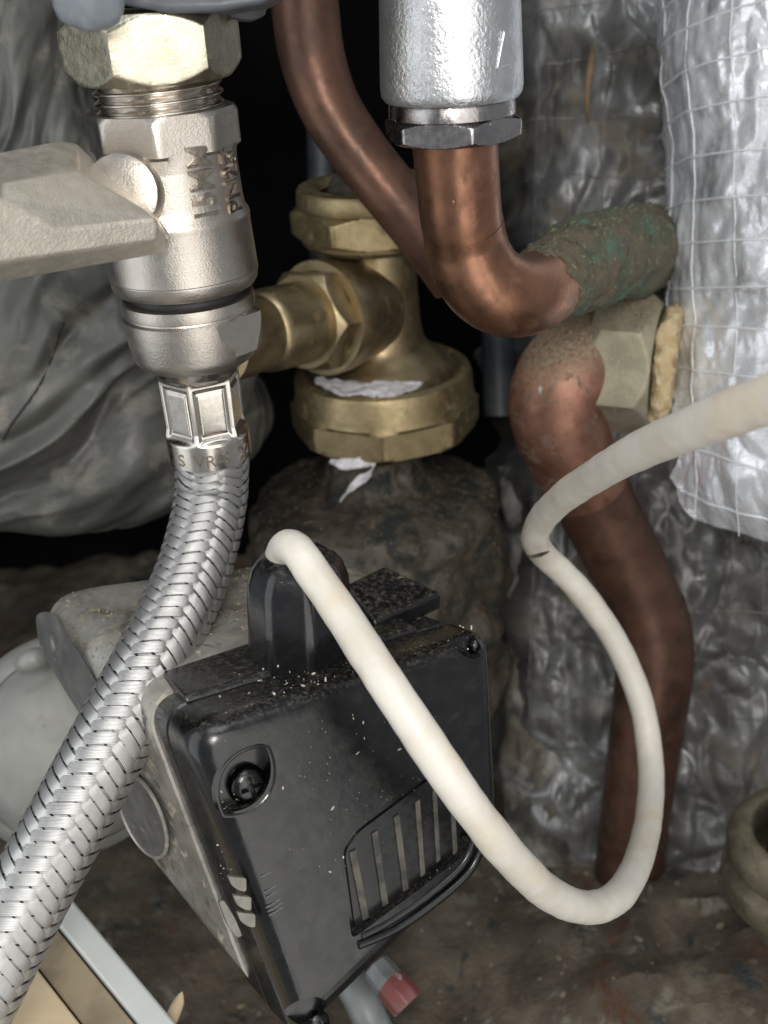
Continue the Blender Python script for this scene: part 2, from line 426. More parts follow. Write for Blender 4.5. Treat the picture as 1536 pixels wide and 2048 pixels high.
greypipe = mat('grey_pipe', (.06, .066, .072), (.035, .04, .044), .2, (.4, .5), .1, bumps=((.4, .1),))
redpl = mat('red_plastic', (.20, .055, .052), (.18, .085, .08), 0, (.35, .5), .15, spots=(((.45, .42, .42), .2, .55, .64, .6, 0),))
greycap = mat('grey_cap', (.26, .28, .285), (.19, .205, .21), .1, (.4, .5), .15, spots=(((.16, .30, .28), .2, .62, .70, .7, 0),))
crumbm = mat('crumbs', (.42, .38, .31), (.24, .205, .155), 0, (.7, .9), .4)

# ------------------------------------------------------------------ setting
def structure(o): o['kind'] = 'structure'; return o
FZ = CAM.z - 262
def floor_fn(u, v):
    x, y = -260 + 560*u, 40 + 420*v
    h = nz((x, y, 0), .025, 5, 1)*5 + nz((x, y, 0), .12, 4, 2)*1.6
    h += 13*math.exp(-(((x-78)/46)**2 + ((y-205)/38)**2))*(1 + .5*nz((x, y, 3), .05, 4, 80)) + 1.5*max(0, nz((x, y, 1), .08, 4, 81))
    return Vector((x, y, FZ + h))
structure(mk('floor', grid(floor_fn, 170, 130), dirt))
bw = [Vector((-420, 470, FZ-40)), Vector((420, 470, FZ-40)), Vector((420, 470, 640)), Vector((-420, 470, 640))]
structure(mk('wall', prism(bw, Vector((0, 12, 0))), voidm))  # dark backdrop that keeps the gaps behind the pipes black
sw = [Vector((-235, 240, FZ-40)), Vector((-235, 468, FZ-40)), Vector((-235, 468, 640)), Vector((-235, 240, 640))]
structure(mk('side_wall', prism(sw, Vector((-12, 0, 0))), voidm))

# insulation blanket behind, right
def bil(a, b, c, d, u, v): return (a*(1-u) + b*u)*(1-v) + (c*(1-u) + d*u)*v
BL_ = (P(1010, -120, 312), P(1760, -120, 290), P(985, 1800, 352), P(1760, 1800, 336))
def blanket(u, v):
    p = bil(*BL_, u, v)
    bul = math.sin(math.pi*u)*16
    k = nz(p, .018, 4, 3)*7 + crumple(p, .042)*8 + crumple(p + Vector((7, 3, 1)), .11)*2.6 + nz(p, .2, 2, 5)*.15
    # the left edge curls back, leaving a ragged black gap
    e = max(0, .10 - u)/.10
    return p - fw*(bul + k) + fw*40*e*e + rt*(nz((0, 0, p.z), .06, 4, 6)*9*e)
bk = thing('insulation_blanket', P(1300, 1780, 345), 'crumpled dull grey foil insulation blanket hanging at the back behind the copper pipes', 'insulation')
sheet = mk('sheet', grid(blanket, 170, 330), foil, bk, world=True, sharp=50)
for i in range(17):                       # reinforcing threads of the foil
    v0 = .02 + i*.054
    pts = []
    for j in range(61):
        u = .05 + .93*j/60
        pts.append((blanket(u, v0 + .004*math.sin(u*9+i) + .01*(u-.5)) - fw*.12, .20))
    mk('scrim_thread', tube(pts, 5), thread_d, sheet, world=True)
for i in range(11):
    u0_ = .09 + i*.083
    pts = []
    for j in range(90):
        v = .0 + .95*j/89
        pts.append((blanket(u0_ + .004*math.sin(v*14+i*2), v) - fw*.1, .16))
    mk('scrim_thread', tube(pts, 5), thread_d, sheet, world=True)
tt = path([(1186, 92, 288, .3), (1182, 130, 284, 1.0), (1176, 170, 283, .9), (1174, 205, 284, .7), (1176, 250, 288, .3)], 6)
mk('torn_flap', tube(tt, 10), mat('brown_scrap', (.15, .095, .05), (.10, .065, .035), 0, (.6, .8), .3), bk, world=True)

# pale peeling post
px = thing('foil_wrapped_pipe', P(1110, 1790, 330), 'dirty flaking foil-wrapped vertical pipe behind the white cable loop', 'pipe')
def fpr_(a, L, r, p, d):
    q = p + d*r
    return r*(1 - .35*abs(d.dot(fw))) + crumple(q, .06)*2.4 + crumple(q + Vector((4, 9, 2)), .17)*1.0 + nz(q, .03, 3, 8)*2.0
mk('lagging', tube(path([(1108, 930, 344, 17), (1112, 1150, 346, 17.5), (1116, 1400, 348, 18), (1114, 1600, 350, 18), (1112, 1800, 353, 18)], 40), 120, fpr_), flake, px, world=True, sharp=50)

# a grey pipe in the dark behind the brass valve
mk_pipe = mk('waste_pipe', tube(path([(990, 560, 330, 5.2), (994, 640, 331, 5.2), (998, 740, 332, 5.2), (1001, 830, 334, 5.2)], 8), 24), greypipe)
tag(mk_pipe, 'blurred bluish grey pipe in the dark right of the brass valve', 'pipe')
mkp2 = mk('back_pipe', tube(path([(640, 200, 345, 4.5), (642, 320, 345, 4.5), (646, 520, 345, 4.5)], 8), 24), greypipe)
tag(mkp2, 'pale vertical pipe in the dark behind the brass valve top', 'pipe')

# ------------------------------------------------------------------ grey wrapped lagging, left
axw = Ax(P(110, 600, 292))
wp = [(-120, 150), (0, 156), (130, 160), (230, 172), (310, 215), (420, 275), (540, 325), (660, 366), (750, 388), (820, 390), (880, 370), (925, 315), (952, 240), (966, 125), (970, 10)]
wprof = cr([list(q) for q in axw.prof(wp)], 22)
def wrapr(t, s, r):
    a = t if t < math.pi else t - 2*math.pi
    q = s*.80 - 0.60*a*46
    al = s*.60 + .80*a*46
    warp = nz((q, al, 0), .02, 2, 15)*9
    q += warp
    base = nz((q*.6, al*.30, 3), .05, 3, 12)
    rid = max(0, 1 - abs(nz((q, al*.22, 0), .019, 2, 13))*3.4)**2.5
    rid2 = max(0, 1 - abs(nz((q, al*.22, 9), .022, 2, 14))*3.4)**3
    sm = nz((q, al*.6, 5), .16, 3, 16)*.6 + max(0, 1 - abs(nz((q, al*.3, 2), .04, 2, 17))*5)**2*1.6 - max(0, 1 - abs(nz((q*.8, al*.5, 7), .035, 2, 18))*6)**2*1.3
    k = min(1, r/24)*min(1, max(.25, (r-12)/14))
    cq = Vector((q, al*.32, 4))
    return r + (base*7 + rid*5.0 - rid2*3.0 + sm*.8 + crumple(cq, .045)*4.5 + crumple(cq, .11)*1.2)*k
tw = thing('wrapped_lagging', axw.M, 'bulging pipe lagging wrapped in creased grey plastic left of the braided hose', 'lagging')
NW = 360
Gr = [[wrapr(2*math.pi*(i/NW), s, r) for i in range(NW)] for s, r in wprof]
for _ in range(1):
    G2 = []
    for j in range(len(Gr)):
        a, b, c = Gr[max(j-1, 0)], Gr[j], Gr[min(j+1, len(Gr)-1)]
        G2.append([(a[i] + c[i] + 2*b[i] + b[i-1] + b[(i+1) % NW])/6 for i in range(NW)])
    Gr = G2
Vw = []
for (s, r), row in zip(wprof, Gr):
    for i in range(NW):
        t = 2*math.pi*i/NW; Vw.append((row[i]*math.sin(t), -row[i]*math.cos(t), s))
Fw = [(j*NW+i, j*NW+(i+1) % NW, (j+1)*NW+(i+1) % NW, (j+1)*NW+i) for j in range(len(Gr)-1) for i in range(NW)]
mk('wrapping', (Vw, Fw), wrap, tw, sharp=80)
pts = []
for j in range(40):
    f = j/39; x, y = 122 - 125*f**1.0, 545 + 190*f + 12*math.sin(f*5)
    a = math.asin(max(-.99, min(.99, (x-(104+y*.02))/360))); s_ = axw.s(y)
    k = min(range(len(wprof)), key=lambda i: abs(wprof[i][0]-s_)); r = wrapr(a % (2*math.pi), wprof[k][0], wprof[k][1])
    pts.append((axw.M @ Vector((r*math.sin(a), -r*math.cos(a), s_)), .32))
mk('crease_line', tube(pts, 6), blackrub, tw, world=True)  # thin black line laid along a crease of the wrapping

# ------------------------------------------------------------------ silver sleeve, right
axs = Ax(P(1650, 500, 268), P(1650, 0, 264) - P(1649, 1000, 277)); Rs = axs.mm(308, 500)
tear = [(-150, -115), (480, -112), (560, -108), (590, -98), (620, -92), (655, -87), (700, -80), (745, -71), (790, -63), (860, -62), (930, -63), (1000, -58), (1040, -54)]
def tearL(row):
    for (a, b), (c, d) in zip(tear, tear[1:]):
        if a <= row <= c: return b + (d-b)*(row-a)/(c-a)
    return tear[-1][1] if row > 1000 else tear[0][1]
def botrow(t):          # bottom edge of the sleeve for an angle (deg)
    return 1020 + max(0, min(1, (t+56)/40))*48
def sl_r(t, s):
    p = (t*Rs, s, 0)
    q = Vector((t*Rs*1.3, s*.6, 5))
    return Rs + nz(p, .03, 4, 20)*2.0 + crumple(q, .07)*1.5 + crumple(q, .19)*.55 + .12*math.cos(s*2*math.pi/10.6)
def sleeve(u, v):
    row0 = -150 + 1250*v
    tl = tearL(row0); t = tl + (62-tl)*u**1.15
    row = -150 + (botrow(t)+150)*v
    tl = tearL(min(row, 1040)) + nz((0, row*.1, 0), .35, 3, 22)*5*(1 if row > 480 else .3)
    t = R_(tl + (62-tl)*u**1.15); s = axs.s(row)
    r = sl_r(t, s)
    if row > 480: r += 1.6*math.exp(-u*26)
    r -= max(0, (row-930)/130)**2*8
    return Vector((r*math.sin(t), -r*math.cos(t), s))
sl = thing('pipe_sleeve', axs.M, 'shiny silver reinforced foil sleeve around the thick pipe at the right edge', 'pipe insulation')
so = mk('jacket', grid(sleeve, 160, 360), sleevem, sl, sharp=60)
sd = so.modifiers.new('thick', 'SOLIDIFY'); sd.thickness = .0009; sd.offset = -1
for i in range(15):
    row = 8 + i*86 + rng.uniform(-5, 5)
    v = (row+150)/1250
    if v > .985: continue
    pts = [(sleeve(u, v + .004*math.sin(u*5+i)) , .27) for u in [j/50 for j in range(1, 51)]]
    pts = [(Vector((p.x*1.003, p.y*1.003, p.z)), r) for p, r in pts]
    mk('scrim_thread', tube(pts, 6), thread, so)
for i in range(6):
    t = -70 + i*20
    pts = []
    for j in range(91):
        row = -140 + 1180*j/90
        tl = tearL(min(row, 1040))
        if t < tl + 3: continue
        if row > botrow(t) - 8: continue
        s = axs.s(row); r = sl_r(R_(t), s)*1.002; a = R_(t + .3*math.sin(row*.01+i))
        pts.append((Vector((r*math.sin(a), -r*math.cos(a), s)), .11))
    if len(pts) > 5: mk('scrim_thread', tube(pts, 5), thread, so)
# ------------------------------------------------------------------ copper pipes
cp = thing('copper_pipe', P(700, 260, 240), 'brown copper pipe curving from the top across the brass valve and behind the elbow pipe', 'pipe')
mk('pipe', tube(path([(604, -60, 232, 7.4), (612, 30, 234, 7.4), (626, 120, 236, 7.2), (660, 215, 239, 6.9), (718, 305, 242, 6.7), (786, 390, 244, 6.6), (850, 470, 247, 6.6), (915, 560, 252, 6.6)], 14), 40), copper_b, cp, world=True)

cm = thing('copper_elbow_pipe', P(915, 400, 192), 'orange copper pipe bending under the chrome nut into green corrosion', 'pipe')
mk('pipe', tube(path([(908, 225, 182.5, 7.45), (911, 300, 187, 7.45), (916, 370, 191, 7.45), (921, 425, 194, 7.45), (926, 455, 196, 7.45)], 10), 48), copper, cm, world=True)
mk('bend', tube(path([(925, 446, 195.3, 7.49), (931, 482, 198, 7.6), (944, 525, 200.5, 7.85), (970, 565, 203, 8.0), (1012, 590, 206, 8.0), (1060, 588, 211, 7.85), (1110, 560, 219, 7.6), (1160, 536, 230, 7.5), (1240, 512, 250, 7.5)], 12), 48), copper, cm, world=True)
def crust(a, L, r, p, d):
    q = p + d*r
    rr = r*(.97 + .12*nz(q, .07, 4, 30) + .06*max(0, d.z)) + .7*nz(q, .22, 5, 31) + .35*nz(q, 1.1, 3, 32) + max(0, nz(q, .5, 3, 33))*.9*max(0, d.z)
    reach = 9 + 9*nz((math.cos(a)*4, math.sin(a)*4, 2), .5, 3, 34)
    return rr - 2.6*max(0, 1 - L/max(2, reach)) - .9*max(0, nz(q, .12, 3, 35))*max(0, 1 - L/22)
vcr = mk('verdigris_crust', tube(path([(1040, 590, 209, 8.2), (1075, 580, 213.5, 8.3), (1112, 556, 219, 8.8), (1160, 532, 229, 9.6), (1220, 514, 246, 10.2), (1290, 502, 276, 10.8), (1370, 494, 312, 11), (1460, 490, 340, 11)], 20), 90, crust), verdig, cm, world=True, sharp=80)

ce = thing('copper_drop_pipe', P(1270, 1650, 318), 'thick brown copper elbow and pipe dropping behind the white cable', 'pipe')
elb = mk('elbow', tube(path([(1330, 728, 270, 11.4), (1262, 722, 273, 11.4), (1205, 718, 275, 12.6), (1150, 738, 271, 12.8), (1118, 790, 272, 12.6), (1120, 850, 276, 12.2), (1145, 915, 282, 11.6), (1175, 975, 288, 11.0)], 14), 56), copper_e, ce, world=True)
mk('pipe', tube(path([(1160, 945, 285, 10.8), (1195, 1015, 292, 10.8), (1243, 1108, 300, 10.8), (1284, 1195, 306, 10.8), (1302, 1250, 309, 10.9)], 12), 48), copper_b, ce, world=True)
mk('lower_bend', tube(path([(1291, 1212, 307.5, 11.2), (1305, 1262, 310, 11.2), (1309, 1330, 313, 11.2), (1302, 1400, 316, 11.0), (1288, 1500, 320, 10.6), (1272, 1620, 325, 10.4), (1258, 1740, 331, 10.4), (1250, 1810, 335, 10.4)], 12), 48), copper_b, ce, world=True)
za = (P(1300, 730, 271) - P(1205, 722, 275)).normalized()
oa = P(1196, 722, 275)
nutM = frame(oa, za)
ng = nutprof(-.5, 15, 18.0, n=6, a0=R_(36))
fg = revolve(cr([list(v) for v in [(15.2, 9), (15.3, 13.0), (15.8, 14.8), (16.6, 15.4), (18, 15.4), (20, 14.5)]], 5), 120)
fg = ([nutM @ (Vector(v)*1) for v in fg[0]], fg[1])
cc = nutM.translation
fg = ([p + (p-cc-za*(p-cc).dot(za)).normalized()*(nz(p, .12, 3, 23)*1.6 + nz(p, .5, 4, 25)*.7) + za*nz(p, .2, 3, 26)*1.2 for p in fg[0]], fg[1])
mk('foam_collar', fg, foam, sl, world=True, sharp=70)
nutp = mk('compression_nut', ([nutM @ Vector(v) for v in ng[0]], ng[1]), olive, ce, world=True)

# ------------------------------------------------------------------ grey cast fitting, top centre
axg = Ax(P(902, 120, 180))
tg = thing('cast_fitting', axg.M, 'silver grey cast fitting above the copper pipe at the top', 'fitting')
gpf = axg.prof([(-160, 140), (-60, 141), (40, 142), (120, 143), (172, 143), (186, 141), (196, 134), (198, 100)])
mk('casting', revolve(gpf, 120), castgrey, tg, sharp=40)
# raised rib on the left and the arrow on the right of the casting
def on_ax(ax, t, s, r): return ax.M @ Vector((r*math.sin(t), -r*math.cos(t), s))
sA, sB = axg.s(-150), axg.s(192); rg = axg.mm(143, 120)
tri = [(R_(36), axg.s(132)), (R_(44), axg.s(56)), (R_(62), axg.s(122))]
V = []
for rr in (rg-.2, rg+.4):
    for t, s in tri: V.append((rr*math.sin(t), -rr*math.cos(t), s))
mk('flow_arrow', (V, [(0, 1, 2), (3, 5, 4), (0, 3, 4, 1), (1, 4, 5, 2), (2, 5, 3, 0)]), castgrey, tg, bevel=.3)
mk('collar', revolve(axg.prof([(196, 60), (197, 124), (205, 127), (228, 127), (232, 120), (233, 60)]), 96), chrome, tg)
s0, s1 = axg.s(229), axg.s(278)
mk('nut', nutprof(s1, s0, axg.mm(140, 250), n=6, a0=R_(16), hole=7.6), chrome, tg)

# ------------------------------------------------------------------ grey plastic cover, top left
tp = thing('plastic_cover', P(330, -40, 165), 'dark grey plastic cover with pale knob above the valve nut', 'cover')
def ppoly(pix, back, d): return prism([P(x, y, d) for x, y in pix], back)
mk('plate', ppoly([(90, -150), (90, -30), (235, 8), (330, 26), (440, 24), (520, 10), (560, -12), (566, -150)], fw*14 + up*6, 160), greyplastic, tp, world=True, bevel=1.8, seg=4)
axk = Ax(P(176, 0, 150), (P(176, 60, 152) - P(172, -60, 146)).normalized())
kg = revolve([(axk.s(-120), 5.2), (axk.s(-40), 5.3), (axk.s(5), 5.0), (axk.s(28), 4.4), (axk.s(40), 3.5), (axk.s(46), 2.2), (axk.s(47), .1)], 64, lambda t, s, r: r*(1 + .05*math.cos(6*t)))
mk('knob', ([axk.M @ Vector(v) for v in kg[0]], kg[1]), bluegrey, tp, world=True)
kg2 = revolve([(axk.s(-120), 4.2), (axk.s(-40), 4.4), (axk.s(15), 3.8), (axk.s(30), 2.5), (axk.s(34), .1)], 48)
o2 = P(486, 4, 174) - P(176, 0, 150)
mk('lug', ([axk.M @ Vector(v) + o2 for v in kg2[0]], kg2[1]), greyplastic, tp, world=True)

# ------------------------------------------------------------------ ball valve
axv = Ax(P(362, 500, 190))
tv = thing('ball_valve', axv.M, 'satin nickel lever ball valve above the braided hose', 'valve')
s0, s1 = axv.s(158), axv.s(20)
mk('compression_nut', nutprof(s0, s1, axv.mm(178, 100), n=6, a0=R_(-26)), nickel_d, tv)
sa, sb = axv.s(222), axv.s(150); rt_ = axv.mm(128, 190)
pr = []
npt = 60
for i in range(npt+1):
    f = i/npt; s = sa + (sb-sa)*f
    pr.append((s, rt_))
pitch = 1.65
def thr(t, s, r):
    ph = ((s - t/(2*math.pi)*pitch)/pitch) % 1
    return r - .95*abs(ph*2-1)**1.4 + .1
mk('screw_thread', revolve(pr, 120, thr), nickel_s, tv, sharp=60)
Ro = axv.mm(151, 250); Rb = axv.mm(138, 340)
s0, s1 = axv.s(292), axv.s(216)
pr = [(s0-4.5, Rb-.2), (s0-2, Rb-.1), (s0-.6, Rb+.05), (s0, Ro), (s0+.4, Ro), (s1-.9, Ro), (s1-.5, Ro*.985), (s1, Ro*.96), (s1+.01, 6)]
mk('wrench_flats', revolve(pr, 176, lambda t, s, r: min(r, ngon_r(t, 8, R_(-7), Ro+.15)) if r > Rb+.02 else r), nickel, tv, sharp=28)
vbody = mk('body', revolve(axv.prof([(285, 60), (286, 134), (330, 137), (395, 138), (416, 140), (426, 146), (433, 147.5), (438, 146.5), (450, 146), (520, 147.5), (538, 148), (540, 146.8), (541.5, 146.8), (543, 148), (560, 144), (568, 138), (571, 120), (571.5, 60)]), 144), nickel, tv, sharp=30)
# raised letters up the body
def wrap_text(s, size, th0, row0, r, depth, name, mt, parent, ax, xs=.80):
    g = text_geo(s, size, depth, 4, .04, .05)
    V = []
    sb_ = ax.s(row0)
    for x, y, z in g[0]:
        t = th0 - y/r; rr = r + z
        V.append((rr*math.sin(t), -rr*math.cos(t), sb_ + x*xs))
    return mk(name, (V, g[1]), mt, parent, sharp=40)
rb = axv.mm(138, 350)
wrap_text('15MM', 6.0, R_(34), 422, rb, .50, 'raised_lettering', letterm, vbody, axv)
wrap_text('PN25', 5.6, R_(66), 422, rb, .50, 'raised_lettering', letterm, vbody, axv)
# stem boss and lever
bo = P(300, 384, 187); bd = (P(238, 386, 171) - bo).normalized()
bM = frame(bo, bd, up)
bg = revolve([(-6, 6.6), (0, 6.6), (12, 6.5), (15, 6.4), (16, 6.0), (16.3, 5.2), (16.4, 2)], 64)
mk('stem_boss', ([bM @ Vector(v) for v in bg[0]], bg[1]), nickel, tv, world=True)
HV = {
 'a': (-90, 318, 156), 'b': (0, 304, 160), 'c': (118, 280, 167), 'd': (152, 286, 169), 'e': (188, 322, 172), 'f': (232, 356, 174), 'f2': (290, 400, 174),
 'g': (-90, 385, 146), 'h': (0, 365, 150), 'i': (153, 339, 160), 'j': (297, 424, 166),
 'k': (-90, 352, 141), 'l': (0, 397, 146), 'm': (107, 460, 154), 'n': (310, 436, 163.5), 'o': (315, 446, 164), 'p': (311, 482, 165.5), 'q': (114, 510, 156.5), 'r': (0, 527, 150), 's': (-90, 545, 145),
}
K = list(HV); W = {k: P(*HV[k]) for k in K}
# underside points set back from the rim
def back(k, d): return W[k] + fw*d
V = [W[k] for k in K]; ix = {k: i for i, k in enumerate(K)}
for k, d, dy in (('a', 12, 0), ('c', 12, 0), ('d', 12, 0), ('e', 10, 0), ('f', 8, 0), ('f2', 7, 0), ('p', 8, 0), ('q', 9, 0), ('s', 9, 0), ('o', 8, 0)):
    ix[k+'_'] = len(V); V.append(W[k] + fw*d + up*dy)
I_ = ix
fc = [['a', 'b', 'h', 'g'], ['b', 'c', 'i', 'h'], ['c', 'd', 'i'], ['d', 'e', 'i'], ['e', 'f', 'i'], ['f', 'f2', 'j', 'i'],
      ['g', 'h', 'l', 'k'], ['h', 'i', 'j', 'n', 'm', 'l'], ['k', 'l', 'r', 's'], ['l', 'm', 'q', 'r'], ['m', 'n', 'o', 'p', 'q'], ['f2', 'f2_', 'o_', 'o', 'n', 'j'],
      ['o', 'o_', 'p_', 'p'], ['p', 'p_', 'q_', 'q'], ['q', 'q_', 's_', 's', 'r'], ['a', 'a_', 'c_', 'c', 'b'], ['c', 'c_', 'd_', 'd'], ['d', 'd_', 'e_', 'e'], ['e', 'e_', 'f_', 'f'], ['f', 'f_', 'f2_', 'f2'],
      ['a_', 's_', 'q_', 'p_', 'o_', 'f2_', 'f_', 'e_', 'd_', 'c_'], ['a', 'g', 'k', 's', 's_', 'a_']]
mk('lever', (V, [tuple(I_[q] for q in f) for f in fc]), castm, tv, world=True, bevel=.9, seg=3, sharp=60)

# ------------------------------------------------------------------ braided hose
th = thing('braided_hose', axv.M, 'braided stainless steel flexible hose hanging from the ball valve', 'hose')
mk('washer', revolve(axv.prof([(568, 100), (570, 112), (580, 116), (590, 114), (594, 90)]), 96), blackrub, th)
hr = [(589, 60), (590, 118), (587, 127), (589, 132), (604, 133), (611, 132), (613, 129), (616, 130)]
un = axv.prof(hr)
Rm = axv.mm(134, 650)
for row, f in ((620, 1.0), (640, .99), (660, .972), (680, .948), (696, .925), (706, .90), (713, .86), (717, .80), (719, .5)):
    un.append((axv.s(row), Rm*f))
sm0, sm1 = axv.s(704), axv.s(617)
def unr(t, s, r):
    if sm0 < s < sm1:
        flat = ngon_r(t, 6, R_(68), Rm*1.10)
        d = abs((t - R_(68) + math.pi) % (2*math.pi) - math.pi)
        if d < R_(30): return min(flat, max(r, r*1.10 if s > axv.s(696) else r))
        if d < R_(60): return min(flat, r)
    return r
un2 = []
for (sa, ra), (sb, rb_) in zip(un, un[1:]):
    k = max(1, int(abs(sa-sb)/.5))
    for i in range(k): un2.append((sa + (sb-sa)*i/k, ra + (rb_-ra)*i/k))
un2.append(un[-1])
mk('union_nut', revolve(un2, 240, unr), nickel, th, sharp=26)
# crimped ferrule: six windows pressed into it
f_top, f_bot = axv.s(716), axv.s(908)
def ferr(t, s, r):
    v = (s - f_bot)/(f_top - f_bot)
    a = ngon_r(t, 6, R_(-17), 1.0)/1.0        # .866..1
    q = (t - R_(-17)) % (math.pi/3) - math.pi/6     # angle inside a face
    y = math.tan(q)*.866
    m = max(0, min(1, (v-.24)/.05))*max(0, min(1, (.90-v)/.07)); m = m*m*(3-2*m)
    rr = r*(1-m) + r*1.0*a*m
    # window: a shallow rounded panel inside each flat
    wx, wy = abs(y)/.36, abs(v-.545)/.225
    ins = min(1, max(0, (1-max(wx, wy))/.10))
    groove = math.exp(-((max(wx, wy)-1)/.09)**2)
    rr += m*(-.42*groove - .12*ins)
    return rr
fpr = []
for i in range(101):
    v = i/100; s = f_bot + (f_top-f_bot)*v
    row_r = 84.5 if v < .26 else (84.5 - (v-.26)/.1*5 if v < .36 else 79.5 + (v-.36)/.5*1.5 if v < .86 else 81 + ((v-.86)/.14)**1.5*11)
    fpr.append((s, axv.mm(row_r, 830)))
fpr = [(f_bot+.6, fpr[0][1]-1.2), (f_bot-.02, fpr[0][1]-.5)] + fpr + [(f_top+.1, 5)]
ferrule = mk('ferrule', revolve(fpr, 360, ferr), nickel_s, th, sharp=45)
rf_ = axv.mm(84.5, 830)
g = text_geo('S  VR-S  20', 3.5, .05, 3)
wtot = max(v[0] for v in g[0])
V = []
for x, y, z in g[0]:
    t = (x - wtot*.5)/rf_ + R_(8); rr = rf_ + .05 + z
    V.append((rr*math.sin(t), -rr*math.cos(t), f_bot + .85 + y))
mk('stamped_lettering', (V, g[1]), mat('stamp_shadow', (.20, .17, .14), None, .8, (.4, .5)), ferrule)
# hose centre line
R_h = 6.95
hp = [(419, 862, 206.2), (424, 915, 209.4), (424, 955, 211), (421, 1000, 211.5), (408, 1068, 210), (382, 1155, 206), (343, 1245, 201), (298, 1335, 196), (249, 1428, 192), (196, 1528, 188), (137, 1640, 184.5), (77, 1750, 181), (18, 1862, 178), (-42, 1980, 175), (-110, 2110, 172)]
hv = path([(a, b, c, R_h) for a, b, c in hp], 24)
hpts = [p for p, r in hv]
hl = [0.0]
for a, b in zip(hpts, hpts[1:]): hl.append(hl[-1] + (b-a).length)
hf = frames(hpts)
import bisect
def hose_at(L, phi, r):
    L = max(0, min(hl[-1]-1e-4, L)); i = max(0, min(len(hl)-2, bisect.bisect_right(hl, L)-1)); f = (L-hl[i])/(hl[i+1]-hl[i])
    p = hpts[i].lerp(hpts[i+1], f); n = hf[i][1].lerp(hf[i+1][1], f); b = hf[i][2].lerp(hf[i+1][2], f)
    return p + (n*math.cos(phi) + b*math.sin(phi))*r
mk('liner', tube([(p, R_h-.42) for p in hpts[::2]], 40), blackrub, th, world=True)
NS = 8; lead = 19.5; kk = 2*math.pi/lead; alp = math.atan(2*math.pi*R_h/lead)
wid = lead/NS*math.sin(alp)*.85
Ltot = hl[-1]
def strand(sg, idx):
    V, Fc, UV = [], [], []
    st = .22; n = int(Ltot/st); na = 5
    ph = rng.uniform(-.035, .035); jit = rng.uniform(-.12, .12)
    wv = wid*(1 + rng.uniform(-.08, .05))
    for q in range(n+1):
        L = q*st
        j = 2*kk*L*NS/(2*math.pi)
        u = (2*idx + j) if sg > 0 else (2*idx - j)
        c = math.cos(2*math.pi*(u-.5)/4)*(1 if sg > 0 else -1)
        wv_ = math.tanh(c*3.2)/math.tanh(3.2)
        r = R_h + .21*wv_
        for a in range(na):
            f = a/(na-1)*2-1; wo = f*wv/2
            phi = 2*math.pi*idx/NS + sg*kk*L + ph*math.sin(L*.21+idx) + wo*math.cos(alp)/R_h
            LL = L - sg*wo*math.sin(alp) + jit*math.sin(L*.13)
            V.append(hose_at(LL, phi, r + .06*(1-f*f)))
            UV.append((a/(na-1), L*.1))
    for q in range(n):
        for a in range(na-1):
            Fc.append((q*na+a, q*na+a+1, (q+1)*na+a+1, (q+1)*na+a))
    return V, Fc, UV
for sg in (1, -1):
    for i in range(NS):
        mk('braid_strand', strand(sg, i), steel, th, world=True, sharp=80)

# ------------------------------------------------------------------ brass valve
axb = Ax(P(757, 600, 290))
tb = thing('brass_valve', axb.M, 'brass angle valve with large union nut behind the ball valve', 'valve')
mk('body', revolve(axb.prof([(470, 60), (472, 78), (500, 79), (600, 80), (650, 82), (676, 86), (692, 96), (708, 116), (722, 136), (736, 146), (752, 150), (760, 130), (762, 60)]), 96), brass, tb)
mk('top_nut', nutprof(axb.s(468), axb.s(402), axb.mm(168, 440), n=6, a0=R_(-29), hole=7), brass_n, tb)
mk('top_ring', revolve(axb.prof([(405, 100), (404, 150), (398, 153), (372, 152), (366, 148), (365, 120), (372, 112), (380, 108)]), 96, cap=False), brass_n, tb)
mk('flange', revolve(axb.prof([(488, 70), (487, 120), (480, 140), (472, 146), (464, 140), (460, 80)]), 96), brass, tb)
mk('pipe_stub', revolve(axb.prof([(420, 80), (372, 82), (352, 74), (346, 40), (345, 1)]), 48, lambda t, s, r: r*(1+.10*math.sin(3*t+s)+.06*math.sin(7*t))), rust, tb)
un = axb.prof([(762, 120), (742, 146), (732, 156), (731, 164), (737, 174), (748, 178), (782, 179), (792, 182), (800, 184)])
sU0, sU1 = axb.s(846), axb.s(796); Ru = axb.mm(188, 820)
prn = un + [(sU1-.3, Ru), (sU1-1, Ru), (sU0+1.4, Ru), (sU0+.5, Ru*.99), (sU0-.4, Ru*.955), (sU0-.9, Ru*.9), (sU0-1.0, 5)]
bnut = mk('union_nut', revolve(prn, 240, lambda t, s, r: min(r, ngon_r(t, 8, R_(-2), Ru)) if s < sU1+.4 and r > Ru*.95 else r, cap=False), brass_n, tb, sharp=25)
def tape(u, v):
    t = R_(-62 + 92*u); e = math.sin(math.pi*u)**.5
    r0_, r1_ = axb.mm(128, 740), axb.mm(166, 740)
    k = nz((u*6, v*2, 0), 1.2, 4, 40)
    wv = .5 + (v-.5)*e*(1 + .35*nz((u*7, 0, 0), 1, 3, 41))
    r = r0_ + (r1_-r0_)*wv
    s = axb.s(722) + (axb.s(736)-axb.s(722))*wv + .7 + k*.7
    return Vector((r*math.sin(t), -r*math.cos(t), s))
to = mk('seal_tape', grid(tape, 70, 16), ptfe, bnut, sharp=60)
q = to.modifiers.new('thick', 'SOLIDIFY'); q.thickness = .0002
